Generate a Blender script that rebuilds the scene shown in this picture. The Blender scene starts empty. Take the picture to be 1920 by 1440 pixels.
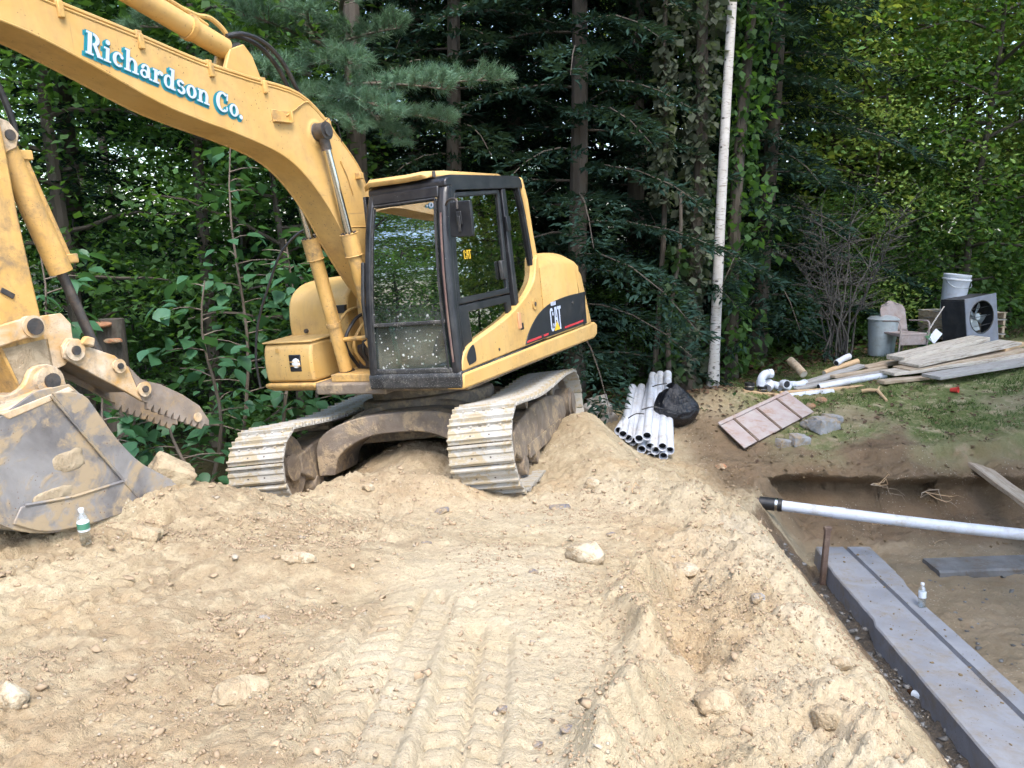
import bpy, bmesh, math, random
import numpy as np
from mathutils import Vector, Matrix, Euler, Quaternion
R = math.radians
SC = bpy.context.scene
COL = SC.collection

# ------------------------------------------------------------------ camera, sky, sun, exposure
F = 1550.0                    # focal length in pixels of the 1920 px wide photograph
PITCH = R(10.0)
CAMZ = 1.7
cam_data = bpy.data.cameras.new('camera')
cam = bpy.data.objects.new('camera', cam_data); COL.objects.link(cam)
cam.location = (0, 0, CAMZ); cam.rotation_euler = (R(90) - PITCH, 0, 0)
cam_data.sensor_width = 36.0; cam_data.lens = 36.0 * F / 1920.0
cam_data.clip_start = 0.05; cam_data.clip_end = 900
SC.camera = cam

SUN_EL, SUN_AZ = R(58), R(163)        # azimuth from +Y towards +X: soft light from high behind the viewer
world = bpy.data.worlds.new('World'); SC.world = world; world.use_nodes = True
wn = world.node_tree; wn.nodes.clear()
sky = wn.nodes.new('ShaderNodeTexSky'); sky.sky_type = 'NISHITA'; sky.sun_disc = False
sky.sun_elevation = SUN_EL; sky.sun_rotation = SUN_AZ
sky.air_density = 1.0; sky.dust_density = 2.0; sky.ozone_density = 1.0
bgn = wn.nodes.new('ShaderNodeBackground'); bgn.inputs['Strength'].default_value = 0.15
wo = wn.nodes.new('ShaderNodeOutputWorld')
wn.links.new(sky.outputs[0], bgn.inputs[0]); wn.links.new(bgn.outputs[0], wo.inputs[0])
sun_data = bpy.data.lights.new('sun', 'SUN'); sun_data.energy = 1.1; sun_data.angle = R(26); sun_data.color = (1, .95, .86)
sun = bpy.data.objects.new('sun', sun_data); COL.objects.link(sun)
_d = Vector((math.sin(SUN_AZ) * math.cos(SUN_EL), math.cos(SUN_AZ) * math.cos(SUN_EL), math.sin(SUN_EL)))
sun.rotation_euler = (-_d).to_track_quat('-Z', 'Y').to_euler(); sun.location = _d * 40
VS = SC.view_settings
VS.view_transform = 'Standard'; VS.look = 'None'; VS.gamma = 1.0; VS.use_curve_mapping = False
VS.exposure = 2.0
SC.cycles.use_denoising = True
SC.cycles.max_bounces = 4; SC.cycles.diffuse_bounces = 2; SC.cycles.glossy_bounces = 3
SC.cycles.use_adaptive_sampling = True; SC.cycles.adaptive_threshold = 0.03
SC.cycles.transmission_bounces = 4; SC.cycles.transparent_max_bounces = 8
SC.cycles.sample_clamp_indirect = 6.0

# ------------------------------------------------------------------ helpers: noise
def _hash(ix, iy, seed):
    h = (ix.astype(np.int64) * 374761393 + iy.astype(np.int64) * 668265263 + seed * 1442695041) & 0xffffffff
    h = ((h ^ (h >> 13)) * 1274126177) & 0xffffffff
    h = ((h ^ (h >> 16)) * 2246822519) & 0xffffffff
    return ((h ^ (h >> 15)) & 0xffffff) / float(0xffffff)
def vnoise(x, y, seed=0):
    x = np.asarray(x, float); y = np.asarray(y, float)
    ix = np.floor(x); iy = np.floor(y); fx = x - ix; fy = y - iy
    ux = fx * fx * fx * (fx * (fx * 6 - 15) + 10); uy = fy * fy * fy * (fy * (fy * 6 - 15) + 10)
    a = _hash(ix, iy, seed); b = _hash(ix + 1, iy, seed); c = _hash(ix, iy + 1, seed); d = _hash(ix + 1, iy + 1, seed)
    return ((a + (b - a) * ux) + ((c + (d - c) * ux) - (a + (b - a) * ux)) * uy) * 2 - 1
def fbm(x, y, oct=4, seed=0, gain=.5, lac=2.03):
    s = 0; a = 1.0; t = 0
    for k in range(oct):
        c, sn = math.cos(k * 1.1), math.sin(k * 1.1)
        s = s + a * vnoise(x * c - y * sn + 17.3 * k, x * sn + y * c - 9.1 * k, seed + k * 31); t += a
        a *= gain; x = x * lac; y = y * lac
    return s / t
def sstep(a, b, x):
    t = np.clip((np.asarray(x, float) - a) / (b - a), 0, 1); return t * t * (3 - 2 * t)

# ------------------------------------------------------------------ helpers: meshes
class MB:
    """collects vertices and faces; build() links them as ONE mesh object"""
    def __init__(s): s.v = []; s.f = []
    def add(s, vs, fs):
        n = len(s.v); s.v += [tuple(p) for p in vs]; s.f += [tuple(i + n for i in f) for f in fs]; return s
    def box(s, x0, x1, y0, y1, z0, z1, M=None):
        x0, x1 = min(x0, x1), max(x0, x1); y0, y1 = min(y0, y1), max(y0, y1); z0, z1 = min(z0, z1), max(z0, z1)
        vs = [Vector(p) for p in ((x0,y0,z0),(x1,y0,z0),(x1,y1,z0),(x0,y1,z0),(x0,y0,z1),(x1,y0,z1),(x1,y1,z1),(x0,y1,z1))]
        if M is not None: vs = [M @ p for p in vs]
        return s.add(vs, [(0,3,2,1),(4,5,6,7),(0,1,5,4),(1,2,6,5),(2,3,7,6),(3,0,4,7)])
    def prism(s, prof, y0, y1, M=None, axis='y'):
        """profile polygon of (a,b) pairs extruded; axis y: (x,z), axis z: (x,y), axis x: (y,z)"""
        area = sum(prof[i][0] * prof[(i + 1) % len(prof)][1] - prof[(i + 1) % len(prof)][0] * prof[i][1] for i in range(len(prof)))
        if (area > 0) == (axis == 'y'): prof = list(prof)[::-1]
        n = len(prof)
        def P(a, b, t): return Vector((a, t, b)) if axis == 'y' else (Vector((a, b, t)) if axis == 'z' else Vector((t, a, b)))
        y0, y1 = min(y0, y1), max(y0, y1)
        vs = [P(a, b, y0) for a, b in prof] + [P(a, b, y1) for a, b in prof]
        if M is not None: vs = [M @ p for p in vs]
        fs = [tuple(range(n))[::-1], tuple(range(n, 2 * n))] + [(i, (i + 1) % n, n + (i + 1) % n, n + i) for i in range(n)]
        return s.add(vs, fs)
    def ring(s, outer, inner, y0, y1, M=None, axis='y'):
        """frame: outer and inner outlines of equal length extruded"""
        area = sum(outer[i][0] * outer[(i + 1) % len(outer)][1] - outer[(i + 1) % len(outer)][0] * outer[i][1] for i in range(len(outer)))
        if (area > 0) == (axis == 'y'): outer = list(outer)[::-1]; inner = list(inner)[::-1]
        n = len(outer)
        def P(a, b, t): return Vector((a, t, b)) if axis == 'y' else (Vector((a, b, t)) if axis == 'z' else Vector((t, a, b)))
        vs = [P(a, b, t) for t in (y0, y1) for L in (outer, inner) for a, b in L]
        if M is not None: vs = [M @ p for p in vs]
        fs = []
        for i in range(n):
            j = (i + 1) % n
            fs += [(j, i, n + i, n + j), (2*n + i, 2*n + j, 3*n + j, 3*n + i), (i, j, 2*n + j, 2*n + i), (n + j, n + i, 3*n + i, 3*n + j)]
        return s.add(vs, fs)
    def tube(s, pts, r, seg=8, cap=True, closed=False):
        pts = [Vector(p) for p in pts]; n = len(pts)
        rs = r if isinstance(r, (list, tuple, np.ndarray)) else [r] * n
        up = None; base = len(s.v); vs = []
        for i, p in enumerate(pts):
            if closed: t = pts[(i + 1) % n] - pts[i - 1]
            else: t = pts[min(i + 1, n - 1)] - pts[max(i - 1, 0)]
            t = t.normalized() if t.length > 1e-9 else Vector((0, 0, 1))
            if up is None:
                up = Vector((0, 0, 1)) if abs(t.z) < .9 else Vector((1, 0, 0))
            a = t.cross(up)
            if a.length < 1e-6: a = t.cross(Vector((0, 1, 0)))
            a.normalize(); b = a.cross(t).normalized(); up = b
            for k in range(seg):
                th = 2 * math.pi * k / seg
                vs.append(p + (a * math.cos(th) + b * math.sin(th)) * rs[i])
        fs = []
        for i in range(n if closed else n - 1):
            j = (i + 1) % n
            for k in range(seg):
                l = (k + 1) % seg
                fs.append((i * seg + k, j * seg + k, j * seg + l, i * seg + l)[::-1])
        if cap and not closed:
            fs.append(tuple(range(seg))[::-1][::-1]); fs.append(tuple((n - 1) * seg + k for k in range(seg))[::-1])
        return s.add(vs, fs)
    def cyl(s, p0, p1, r, seg=16, r1=None): return s.tube([p0, p1], [r, r if r1 is None else r1], seg)
    def lathe(s, prof, seg=16, M=None):
        """prof: list of (radius, z)"""
        vs = []; fs = []
        for r_, z in prof:
            for k in range(seg):
                th = 2 * math.pi * k / seg; vs.append(Vector((r_ * math.cos(th), r_ * math.sin(th), z)))
        for i in range(len(prof) - 1):
            for k in range(seg):
                l = (k + 1) % seg; fs.append((i * seg + k, i * seg + l, (i + 1) * seg + l, (i + 1) * seg + k))
        if prof[0][0] > 1e-6: fs.append(tuple(range(seg))[::-1])
        if prof[-1][0] > 1e-6: fs.append(tuple((len(prof) - 1) * seg + k for k in range(seg)))
        if M is not None: vs = [M @ p for p in vs]
        return s.add(vs, fs)
    def mesh(s, name, mat=None, smooth=True, angle=35):
        me = bpy.data.meshes.new(name); me.from_pydata(s.v, [], s.f); me.update()
        if smooth:
            me.shade_smooth(); me.set_sharp_from_angle(angle=R(angle))
        if mat is not None: me.materials.append(mat)
        return me
    def build(s, name, mat, parent=None, bevel=0, smooth=True, angle=35, M=None, seg=2):
        o = bpy.data.objects.new(name, s.mesh(name, mat, smooth, angle)); COL.objects.link(o)
        if parent is not None: o.parent = parent
        if M is not None: o.matrix_local = M
        if bevel:
            m = o.modifiers.new('Bevel', 'BEVEL'); m.width = bevel; m.segments = seg; m.limit_method = 'ANGLE'; m.angle_limit = R(32)
            m.harden_normals = False
        return o
def np_mesh(name, V, faces, mat=None, smooth=False):
    """V (n,3), faces (m,k) arrays -> mesh quickly"""
    me = bpy.data.meshes.new(name); V = np.asarray(V, np.float32); faces = np.asarray(faces, np.int32)
    me.vertices.add(len(V)); me.vertices.foreach_set('co', V.ravel())
    k = faces.shape[1]; me.loops.add(faces.size); me.loops.foreach_set('vertex_index', faces.ravel())
    me.polygons.add(len(faces)); me.polygons.foreach_set('loop_start', np.arange(0, faces.size, k, dtype=np.int32))
    me.update(calc_edges=True)
    if smooth: me.polygons.foreach_set('use_smooth', np.ones(len(faces), bool))
    if mat is not None: me.materials.append(mat)
    return me
def link(name, me, parent=None, M=None):
    o = bpy.data.objects.new(name, me); COL.objects.link(o)
    if parent is not None: o.parent = parent
    if M is not None: o.matrix_local = M
    return o
def tag(o, label=None, cat=None, group=None, kind=None):
    if label: o['label'] = label
    if cat: o['category'] = cat
    if group: o['group'] = group
    if kind: o['kind'] = kind
    return o
def thing(name, label, cat, loc=(0, 0, 0), rz=0, group=None):
    o = bpy.data.objects.new(name, None); COL.objects.link(o); o.location = loc; o.rotation_euler = (0, 0, rz)
    o.empty_display_size = .1
    return tag(o, label, cat, group)
def copy_tree(o, parent=None):
    c = o.copy(); COL.objects.link(c); c.parent = parent
    for ch in list(o.children): copy_tree(ch, c)
    return c
def catmull(pts, n=6):
    P = [Vector(p) for p in pts]; out = []
    for i in range(len(P) - 1):
        a = P[max(i - 1, 0)]; b = P[i]; c = P[i + 1]; d = P[min(i + 2, len(P) - 1)]
        for k in range(n):
            t = k / n
            out.append(.5 * ((2 * b) + (c - a) * t + (2 * a - 5 * b + 4 * c - d) * t * t + (-a + 3 * b - 3 * c + d) * t ** 3))
    out.append(P[-1]); return out
def c2(pts, n=6): return [(p.x, p.y) for p in catmull([(a, b, 0) for a, b in pts], n)]

# ------------------------------------------------------------------ helpers: materials
def nmat(name):
    m = bpy.data.materials.new(name); m.use_nodes = True; nt = m.node_tree; nt.nodes.clear()
    out = nt.nodes.new('ShaderNodeOutputMaterial'); b = nt.nodes.new('ShaderNodeBsdfPrincipled')
    nt.links.new(b.outputs[0], out.inputs[0]); return m, nt, b
class NT:
    def __init__(s, nt, coord='Object'):
        s.nt = nt; s.tc = nt.nodes.new('ShaderNodeTexCoord'); s.co = s.tc.outputs[coord]
    def node(s, t, **kw):
        n = s.nt.nodes.new(t)
        for k, v in kw.items(): setattr(n, k, v)
        return n
    def L(s, a, b): s.nt.links.new(a, b)
    def noise(s, scale, detail=4, rough=.55, dist=0, stretch=None, off=(0, 0, 0)):
        n = s.node('ShaderNodeTexNoise'); n.inputs['Scale'].default_value = scale; n.inputs['Detail'].default_value = detail
        n.inputs['Roughness'].default_value = rough; n.inputs['Distortion'].default_value = dist
        mp = s.node('ShaderNodeMapping'); mp.inputs['Scale'].default_value = stretch or (1, 1, 1); mp.inputs['Location'].default_value = off
        s.L(s.co, mp.inputs[0]); s.L(mp.outputs[0], n.inputs['Vector']); return n.outputs[0]
    def voro(s, scale, feature='F1', stretch=None, rnd=1):
        n = s.node('ShaderNodeTexVoronoi'); n.feature = feature; n.inputs['Scale'].default_value = scale; n.inputs['Randomness'].default_value = rnd
        mp = s.node('ShaderNodeMapping'); mp.inputs['Scale'].default_value = stretch or (1, 1, 1)
        s.L(s.co, mp.inputs[0]); s.L(mp.outputs[0], n.inputs['Vector']); return n
    def ramp(s, src, a, b, ca=0.0, cb=1.0):
        n = s.node('ShaderNodeMapRange'); n.inputs[1].default_value = a; n.inputs[2].default_value = b
        n.inputs[3].default_value = ca; n.inputs[4].default_value = cb; s.L(src, n.inputs[0]); return n.outputs[0]
    def mix(s, fac, a, b, mode='MIX'):
        n = s.node('ShaderNodeMix'); n.data_type = 'RGBA'; n.blend_type = mode
        for sock, v in ((n.inputs[0], fac), (n.inputs[6], a), (n.inputs[7], b)):
            if hasattr(v, 'links'): s.L(v, sock)
            elif isinstance(v, (int, float)): sock.default_value = v
            else: sock.default_value = (*v, 1)
        return n.outputs[2]
    def math(s, op, a, b=0.0):
        n = s.node('ShaderNodeMath'); n.operation = op
        for sock, v in ((n.inputs[0], a), (n.inputs[1], b)):
            if hasattr(v, 'links'): s.L(v, sock)
            else: sock.default_value = v
        return n.outputs[0]
    def attr(s, name):
        n = s.node('ShaderNodeAttribute'); n.attribute_name = name; return n
    def bump(s, h, strength, dist, bsdf):
        n = s.node('ShaderNodeBump'); n.inputs['Strength'].default_value = strength; n.inputs['Distance'].default_value = dist
        s.L(h, n.inputs['Height']); s.L(n.outputs[0], bsdf.inputs['Normal'])
def grimy(name, base, rough=.5, metal=0, dirt=(.30, .23, .15), dirt_amt=.25, fade=.25, scale=4, fleck=None, fleck_amt=0.0, bump=.12, fade_col=None, streak=(1, 1, 1), scratch=0):
    """painted or bare surface with fading, soil film, flecks and fine relief"""
    m, nt, b = nmat(name); n = NT(nt)
    n1 = n.noise(scale, 5, .6, .3, streak); n2 = n.noise(scale * 5.3, 4, .65, 0, streak, (3, 1, 7))
    fc = fade_col or tuple(min(1, c * 1.35 + .05) for c in base)
    col = n.mix(n.ramp(n1, .35, .7, 0, fade * 2), base, fc)
    dm = n.math('MULTIPLY', n.ramp(n.noise(scale * .9, 6, .7, .6, streak, (11, 5, 2)), .46, .66), dirt_amt * 2)
    dm = n.math('MULTIPLY', dm, n.ramp(n2, .3, .62)); dm = n.math('MINIMUM', dm, 1)
    col = n.mix(dm, col, dirt)
    if fleck is not None:
        v = n.voro(scale * 14); f = n.ramp(v.outputs['Distance'], .10, .18, 1, 0)
        f = n.math('MULTIPLY', f, n.ramp(n.noise(scale * 1.4, 3, .5, 0, None, (4, 9, 1)), .62 - fleck_amt * .3, .72 - fleck_amt * .3))
        col = n.mix(f, col, fleck)
    if scratch:
        s1 = n.ramp(n.noise(34, 3, .6, .2, (1, 1, .06), (2, 8, 5)), .66, .72); s2 = n.ramp(n.noise(30, 3, .6, .3, (.07, 1, 1), (7, 2, 3)), .67, .73)
        sc_m = n.math('MULTIPLY', n.math('MAXIMUM', s1, s2), n.math('MULTIPLY', n.ramp(n.noise(1.6, 3, .6, 0, None, (5, 5, 5)), .42, .6), scratch)); col = n.mix(sc_m, col, (.20, .13, .08))
        run = n.math('MULTIPLY', n.ramp(n.noise(11, 4, .6, 0, (1, 1, .12), (1, 4, 9)), .52, .75), scratch * .6); col = n.mix(run, col, dirt)
    n.L(col, b.inputs['Base Color']); b.inputs['Metallic'].default_value = metal
    n.L(n.ramp(n.math('ADD', dm, n.math('MULTIPLY', n2, .3)), 0, 1, rough - .06, min(1, rough + .35)), b.inputs['Roughness'])
    if bump: n.bump(n.math('ADD', n2, n.math('MULTIPLY', dm, .6)), bump, .01, b)
    return m
def leafmat(name, base, back, trans=.45, rough=.5, var=.35, spec=.3):
    m = bpy.data.materials.new(name); m.use_nodes = True; nt = m.node_tree; nt.nodes.clear(); n = NT(nt)
    out = n.node('ShaderNodeOutputMaterial'); b = n.node('ShaderNodeBsdfPrincipled'); t = n.node('ShaderNodeBsdfTranslucent'); mx = n.node('ShaderNodeMixShader')
    geo = n.node('ShaderNodeNewGeometry'); oi = n.node('ShaderNodeObjectInfo')
    rnd = geo.outputs['Random Per Island']
    dark = tuple(c * (1 - var) for c in base); lite = tuple(min(1, c * (1 + var)) for c in base)
    c1 = n.mix(rnd, dark, lite)
    c1 = n.mix(n.ramp(n.noise(.8, 2), .35, .65, 0, .5), c1, tuple(c * .6 for c in base))
    hs = n.node('ShaderNodeHueSaturation'); n.L(c1, hs.inputs['Color']); n.L(n.ramp(oi.outputs['Random'], 0, 1, .485, .515), hs.inputs['Hue'])
    n.L(n.ramp(oi.outputs['Random'], 0, 1, .8, 1.2), hs.inputs['Value'])
    n.L(hs.outputs[0], b.inputs['Base Color']); b.inputs['Roughness'].default_value = rough; b.inputs['Specular IOR Level'].default_value = spec
    c2_ = n.mix(rnd, tuple(c * .75 for c in back), back); n.L(c2_, t.inputs['Color'])
    mx.inputs[0].default_value = trans; n.L(b.outputs[0], mx.inputs[1]); n.L(t.outputs[0], mx.inputs[2]); n.L(mx.outputs[0], out.inputs[0])
    return m
def glassmat(name, tint, fac_lo=.12, fac_hi=.9, rough=.01, speck=0.0):
    m = bpy.data.materials.new(name); m.use_nodes = True; nt = m.node_tree; nt.nodes.clear(); n = NT(nt)
    out = n.node('ShaderNodeOutputMaterial'); tr = n.node('ShaderNodeBsdfTransparent'); gl = n.node('ShaderNodeBsdfGlossy'); mx = n.node('ShaderNodeMixShader')
    tr.inputs[0].default_value = (*tint, 1); gl.inputs['Roughness'].default_value = rough; gl.inputs['Color'].default_value = (1, 1, 1, 1)
    fr = n.node('ShaderNodeLayerWeight'); fr.inputs[0].default_value = .5
    n.L(n.ramp(n.math('POWER', fr.outputs['Facing'], 3.0), 0, 1, fac_lo, fac_hi), mx.inputs[0])
    n.L(tr.outputs[0], mx.inputs[1]); n.L(gl.outputs[0], mx.inputs[2])
    last = mx.outputs[0]
    if speck:
        df = n.node('ShaderNodeBsdfDiffuse'); df.inputs[0].default_value = (.72, .76, .74, 1)
        v = n.voro(13); v2 = n.voro(26); zz = n.node('ShaderNodeSeparateXYZ'); n.L(n.co, zz.inputs[0])
        lowf = n.ramp(zz.outputs[2], 1.35, 1.8, 1, .10)
        f = n.ramp(v.outputs['Distance'], .13, .2, 1, 0); f2 = n.ramp(v2.outputs['Distance'], .15, .2, 1, 0)
        g = n.ramp(n.noise(9, 3), .42, .6); f = n.math('MULTIPLY', n.math('MAXIMUM', f, f2), n.math('MULTIPLY', g, lowf))
        film = n.math('MULTIPLY', n.ramp(n.noise(3.5, 5, .7), .3, .8, 0, .10), lowf)
        mx2 = n.node('ShaderNodeMixShader'); n.L(n.math('MAXIMUM', n.math('MULTIPLY', f, speck), film), mx2.inputs[0]); n.L(last, mx2.inputs[1]); n.L(df.outputs[0], mx2.inputs[2]); last = mx2.outputs[0]
    n.L(last, out.inputs[0]); return m
# ------------------------------------------------------------------ the ground
CP = np.array([
 (-4,0,.1),(0,0,.05),(2,0,-.2),(4,0,-.2),(-1.7,2.4,0),(0,2.4,0),(.7,2.4,-.02),(1.2,2.6,-.16),(1.7,2.9,-.30),(1.72,3.6,-.31),(1.7,4.6,-.31),
 (-4,3,.05),(-2.8,3.4,0),(-.6,3.7,-.04),(.4,3.7,-.06),(1.1,3.7,-.20),(.46,4.8,-.2),(1.2,4.9,-.29),(-2.8,4.4,-.03),(-1.9,4.6,-.07),(-1,4.6,-.13),(-3.6,4.6,-.0),(-2.6,5.2,-.02),
 (-1.5,5.7,-.27),(-.9,5.7,-.3),(0,5.8,-.33),(.8,5.7,-.34),(1.3,6,-.40),(1.75,6.2,-.42),(-.1,6.7,-.60),(-2.1,6.9,-.86),(-2.9,6.6,-.68),(-1.2,7.2,-.62),(.6,9.9,-.72),(-1.4,10.3,-1.05),(-.4,8.7,-.76),(-1.8,8.6,-.9),
 (.45,7.6,-.52),(.85,9.2,-.40),(1.0,8.4,-.38),(1.22,7.7,-.42),(1.48,7.0,-.42),(1.55,8.3,-.84),(1.40,9.0,-.80),(1.30,9.7,-.80),(1.85,7.7,-.88),(0,11.5,-.88),(1.1,11.5,-.82),(2.3,11.3,-.86),(1.75,9.84,-.93),(1.9,8.6,-.92),(2.4,8.7,-.99),(2.5,9.4,-.95),
 (3,9.9,-.93),(4.2,9.9,-.86),(5.5,10,-.76),(7,10,-.56),(8.5,10,-.36),(3.4,11.5,-.78),(4.3,11.3,-.68),(5.8,11.9,-.45),(8,12.8,-.28),(6.6,13.9,-.2),(8.8,15.4,-.1),(11,16,.1),(14,14,.2),(3.3,13.6,-.72),(3.95,12.5,-.58),
 (20,20,.5),(10,25,.1),(0,14,-1.0),(-2,14,-1.6),(-3.6,8.4,-1.25),(-4.6,7,-.95),(-6,5.4,-.3),(-8,5,-.2),(-8,10,-2.0),(-4,14,-2.7),(-8,20,-4.6),(0,22,-2.6),(-20,30,-6.6),(5,22,-1.0),(-12,4,0),
 (0,40,-2.0),(10,45,3),(30,45,6),(-30,60,-7),(0,75,5),(60,75,14),(-60,75,-7.5),(-14,55,-5.5),(-60,0,0),(60,0,.4),(0,-60,0),(-60,-60,0),(60,-60,0),(-9,-6,0),(9,-6,0),(12,4,.2),(9,7,-.1)], float)
def _tps():
    P = CP[:, :2]; d = np.linalg.norm(P[:, None] - P[None], axis=2); n = len(P)
    A = np.zeros((n + 3, n + 3)); A[:n, :n] = d + np.eye(n) * -.02
    A[:n, n] = 1; A[:n, n + 1:] = P; A[n, :n] = 1; A[n + 1:, :n] = P.T
    return np.linalg.solve(A, np.concatenate([CP[:, 2], np.zeros(3)]))
_W = _tps()
def base_h(x, y):
    x = np.asarray(x, float); y = np.asarray(y, float); z = _W[-3] + _W[-2] * x + _W[-1] * y
    for (px, py, _), w in zip(CP, _W[:-3]): z = z + w * np.sqrt((x - px) ** 2 + (y - py) ** 2 + .01)
    return z
def gauss(x, y, cx, cy, sx, sy, a=0):
    c, s = math.cos(a), math.sin(a); u = (x - cx) * c + (y - cy) * s; v = -(x - cx) * s + (y - cy) * c
    return np.exp(-.5 * ((u / sx) ** 2 + (v / sy) ** 2))
def seg_dist(x, y, pts):
    """distance to a polyline, signed side and position along it"""
    best = np.full(np.shape(x), 1e9); side = np.zeros(np.shape(x)); along = np.zeros(np.shape(x)); acc = 0
    for (ax, ay), (bx, by) in zip(pts[:-1], pts[1:]):
        dx, dy = bx - ax, by - ay; L = math.hypot(dx, dy)
        t = np.clip(((x - ax) * dx + (y - ay) * dy) / (L * L), 0, 1)
        d = np.hypot(x - ax - t * dx, y - ay - t * dy); s = ((x - ax) * dy - (y - ay) * dx) / L
        m = d < best; best = np.where(m, d, best); side = np.where(m, s, side); along = np.where(m, acc + t * L, along); acc += L
    return best, side, along
XC_Y = np.array([-5, 0, 2.9, 3.6, 4.6, 6.2, 7.4, 8.4, 9.2]); XC_X = np.array([1.8, 1.65, 1.60, 1.60, 1.68, 1.74, 1.66, 2.0, 2.3])
FLOOR = -1.70
MARKS = [([(-.60, 2.0), (-.55, 2.6), (-.50, 3.2), (-.46, 3.85)], .19), ([(-.20, 2.0), (-.16, 2.7), (-.14, 3.4)], .15),
         ([(-3.4, 3.0), (-2.75, 4.0), (-2.25, 4.75)], .2), ([(-2.75, 2.75), (-2.2, 3.6), (-1.75, 4.3)], .16)]
SCARP = [(.30, 2.15), (.42, 2.6), (.55, 3.0), (.66, 3.45), (.62, 3.9), (.75, 4.3)]
def ground_h(x, y, want_zone=False):
    x = np.asarray(x, float); y = np.asarray(y, float); b = base_h(x, y)
    xc = np.interp(y, XC_Y, XC_X) + .05 * fbm(y * 1.3, y * 0 + 3, 3, 5) + .03 * vnoise(x * 9, y * 9, 8)
    near = sstep(16, 11, y) * sstep(-9, -6, x) * sstep(11, 8, x)
    # berms and heaps
    b = b + .22 * gauss(x, y, -1.15, 6.65, .75, .22, .12) + .12 * gauss(x, y, -1.6, 6.3, .35, .25) + .10 * gauss(x, y, -.6, 6.5, .25, .2)
    b = b + .17 * gauss(x, y, -2.15, 5.4, .45, .28, -.5) + .12 * gauss(x, y, -2.75, 5.15, .5, .3) + .10 * gauss(x, y, -1.75, 5.75, .3, .2)
    b = b + .42 * gauss(x, y, -.95, 8.2, .5, .8) + .13 * gauss(x, y, .75, 7.9, .3, .9, .15) + .18 * gauss(x, y, .9, 9.3, .3, .5)
    b = b + .10 * gauss(x, y, -1.2, 4.35, .28, .14, .3) + .08 * gauss(x, y, -.95, 5.1, .35, .15, .2) - .06 * gauss(x, y, -.75, 4.0, .3, .15, .3)
    b = b + .16 * gauss(x, y, 3.1, 12.2, .55, .35) + .12 * gauss(x, y, 2.6, 10.9, .5, .4)
    # scarp on the right shoulder of the heap
    sd, side, al = seg_dist(x, y, SCARP); m = np.exp(-(sd / .45) ** 2)
    b = b + .11 * np.exp(-((side + .05) / .10) ** 2) * m * (1 + .8 * vnoise(x * 5, y * 5, 77)) - .17 * np.exp(-((side - .20) / .13) ** 2) * m * (.8 + .8 * vnoise(x * 2.5, y * 2.5, 78))
    rough = near * (.55 + .45 * sstep(-.2, .35, fbm(x * .9, y * .9, 3, 11)))
    packed = sstep(.75, .2, np.abs(x + .15) / 1.1) * sstep(5.8, 4.0, y) * sstep(1.5, 2.2, y)
    packed = np.maximum(packed, .8 * gauss(x, y, .2, 6.3, .9, .6))
    rough = rough * (1 - .62 * packed); crest = np.exp(-((x - xc + .25) / .5) ** 2) * sstep(8.5, 6.5, y)
    rough = rough + .55 * crest * near
    b = b + near * (.060 * fbm(x * 1.1, y * 1.1, 3, 21) + (.022 + .05 * crest) * fbm(x * 4.3, y * 4.3, 3, 22)) + .085 * near * np.exp(-((x - xc + .32) / .20) ** 2) * sstep(7.5, 6, y) * (1 + vnoise(x * 3, y * 3, 23)) + .10 * gauss(x, y, .50, 2.55, .16, .22) * (1 + vnoise(x * 11, y * 11, 24))
    cl = np.abs(fbm(x * 7, y * 7, 4, 31, .6)); b = b + rough * (.060 * cl - .014)
    cl2 = 1 - np.abs(vnoise(x * 19, y * 19, 41)); cl3 = vnoise(x * 41, y * 41, 43) + .7 * np.abs(vnoise(x * 27, y * 27, 45))
    b = b + rough * (.020 * cl2 * (fbm(x * 2.2, y * 2.2, 2, 44) > -.1) + .018 * cl3)
    b = b + (1 - near) * .12 * fbm(x * .5, y * .5, 4, 61)
    # gullies raked down the right slope
    b = b + near * sstep(.55, .95, x) * sstep(7.5, 6, y) * (.07 * fbm(x * 3.3 + .8 * y, y * 2.4, 3, 52) + .03 * np.abs(vnoise(x * 9, y * 9, 53)))
    b = b - near * sstep(.5, .9, x) * sstep(7, 5.5, y) * .06 * np.abs(fbm((y - .55 * x) * 3.2, x * .7, 3, 51))
    # the pit
    bw_y = y + .12 * fbm(x * 1.7, y * .5, 3, 71) + .07 * vnoise(x * 3.1, y * .4, 76) + .02 * vnoise(x * 7, y * 7, 72)
    wall = np.interp(bw_y, [8.3, 8.75, 9.28, 9.36, 9.75, 10.4], [FLOOR, -1.63, -1.52, -1.06, -.93, .2])
    wall = wall + .085 * fbm(x * 3.6, y * 3.6, 4, 73, .62) + .03 * np.abs(vnoise(x * 13, y * 13, 75))
    slope = np.interp(x - xc, [-.4, 0, .15, 1.25], [.5, -.30, -.46, FLOOR - .06])
    slope = slope + .05 * fbm(x * 5, y * 5, 3, 74) * sstep(-.1, .2, x - xc)
    S = np.maximum(wall, slope); right = np.interp(x, [8.2, 9.6], [FLOOR, .6]); S = np.maximum(S, right); frontw = np.interp(y, [-4, -2], [.6, FLOOR]); S = np.maximum(S, frontw)
    fl = FLOOR + .03 * fbm(x * 2.5, y * 2.5, 4, 81) + .06 * sstep(3.6, 4.2, x) + .012 * vnoise(x * 14, y * 14, 83)
    k = .03; mn = np.minimum(b, S); z = np.maximum(mn, fl)
    inpit = sstep(.02, .12, b - mn)
    # tyre and track prints
    for pts, w in MARKS:      # rolled flat first
        d, s, al = seg_dist(x, y, pts); mk = sstep(w + .02, w - .03, d) * near * .8; sm = base_h(x, y) + near * .05 * fbm(x * 1.1, y * 1.1, 3, 21); z = z * (1 - mk) + (sm + .012) * mk
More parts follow.
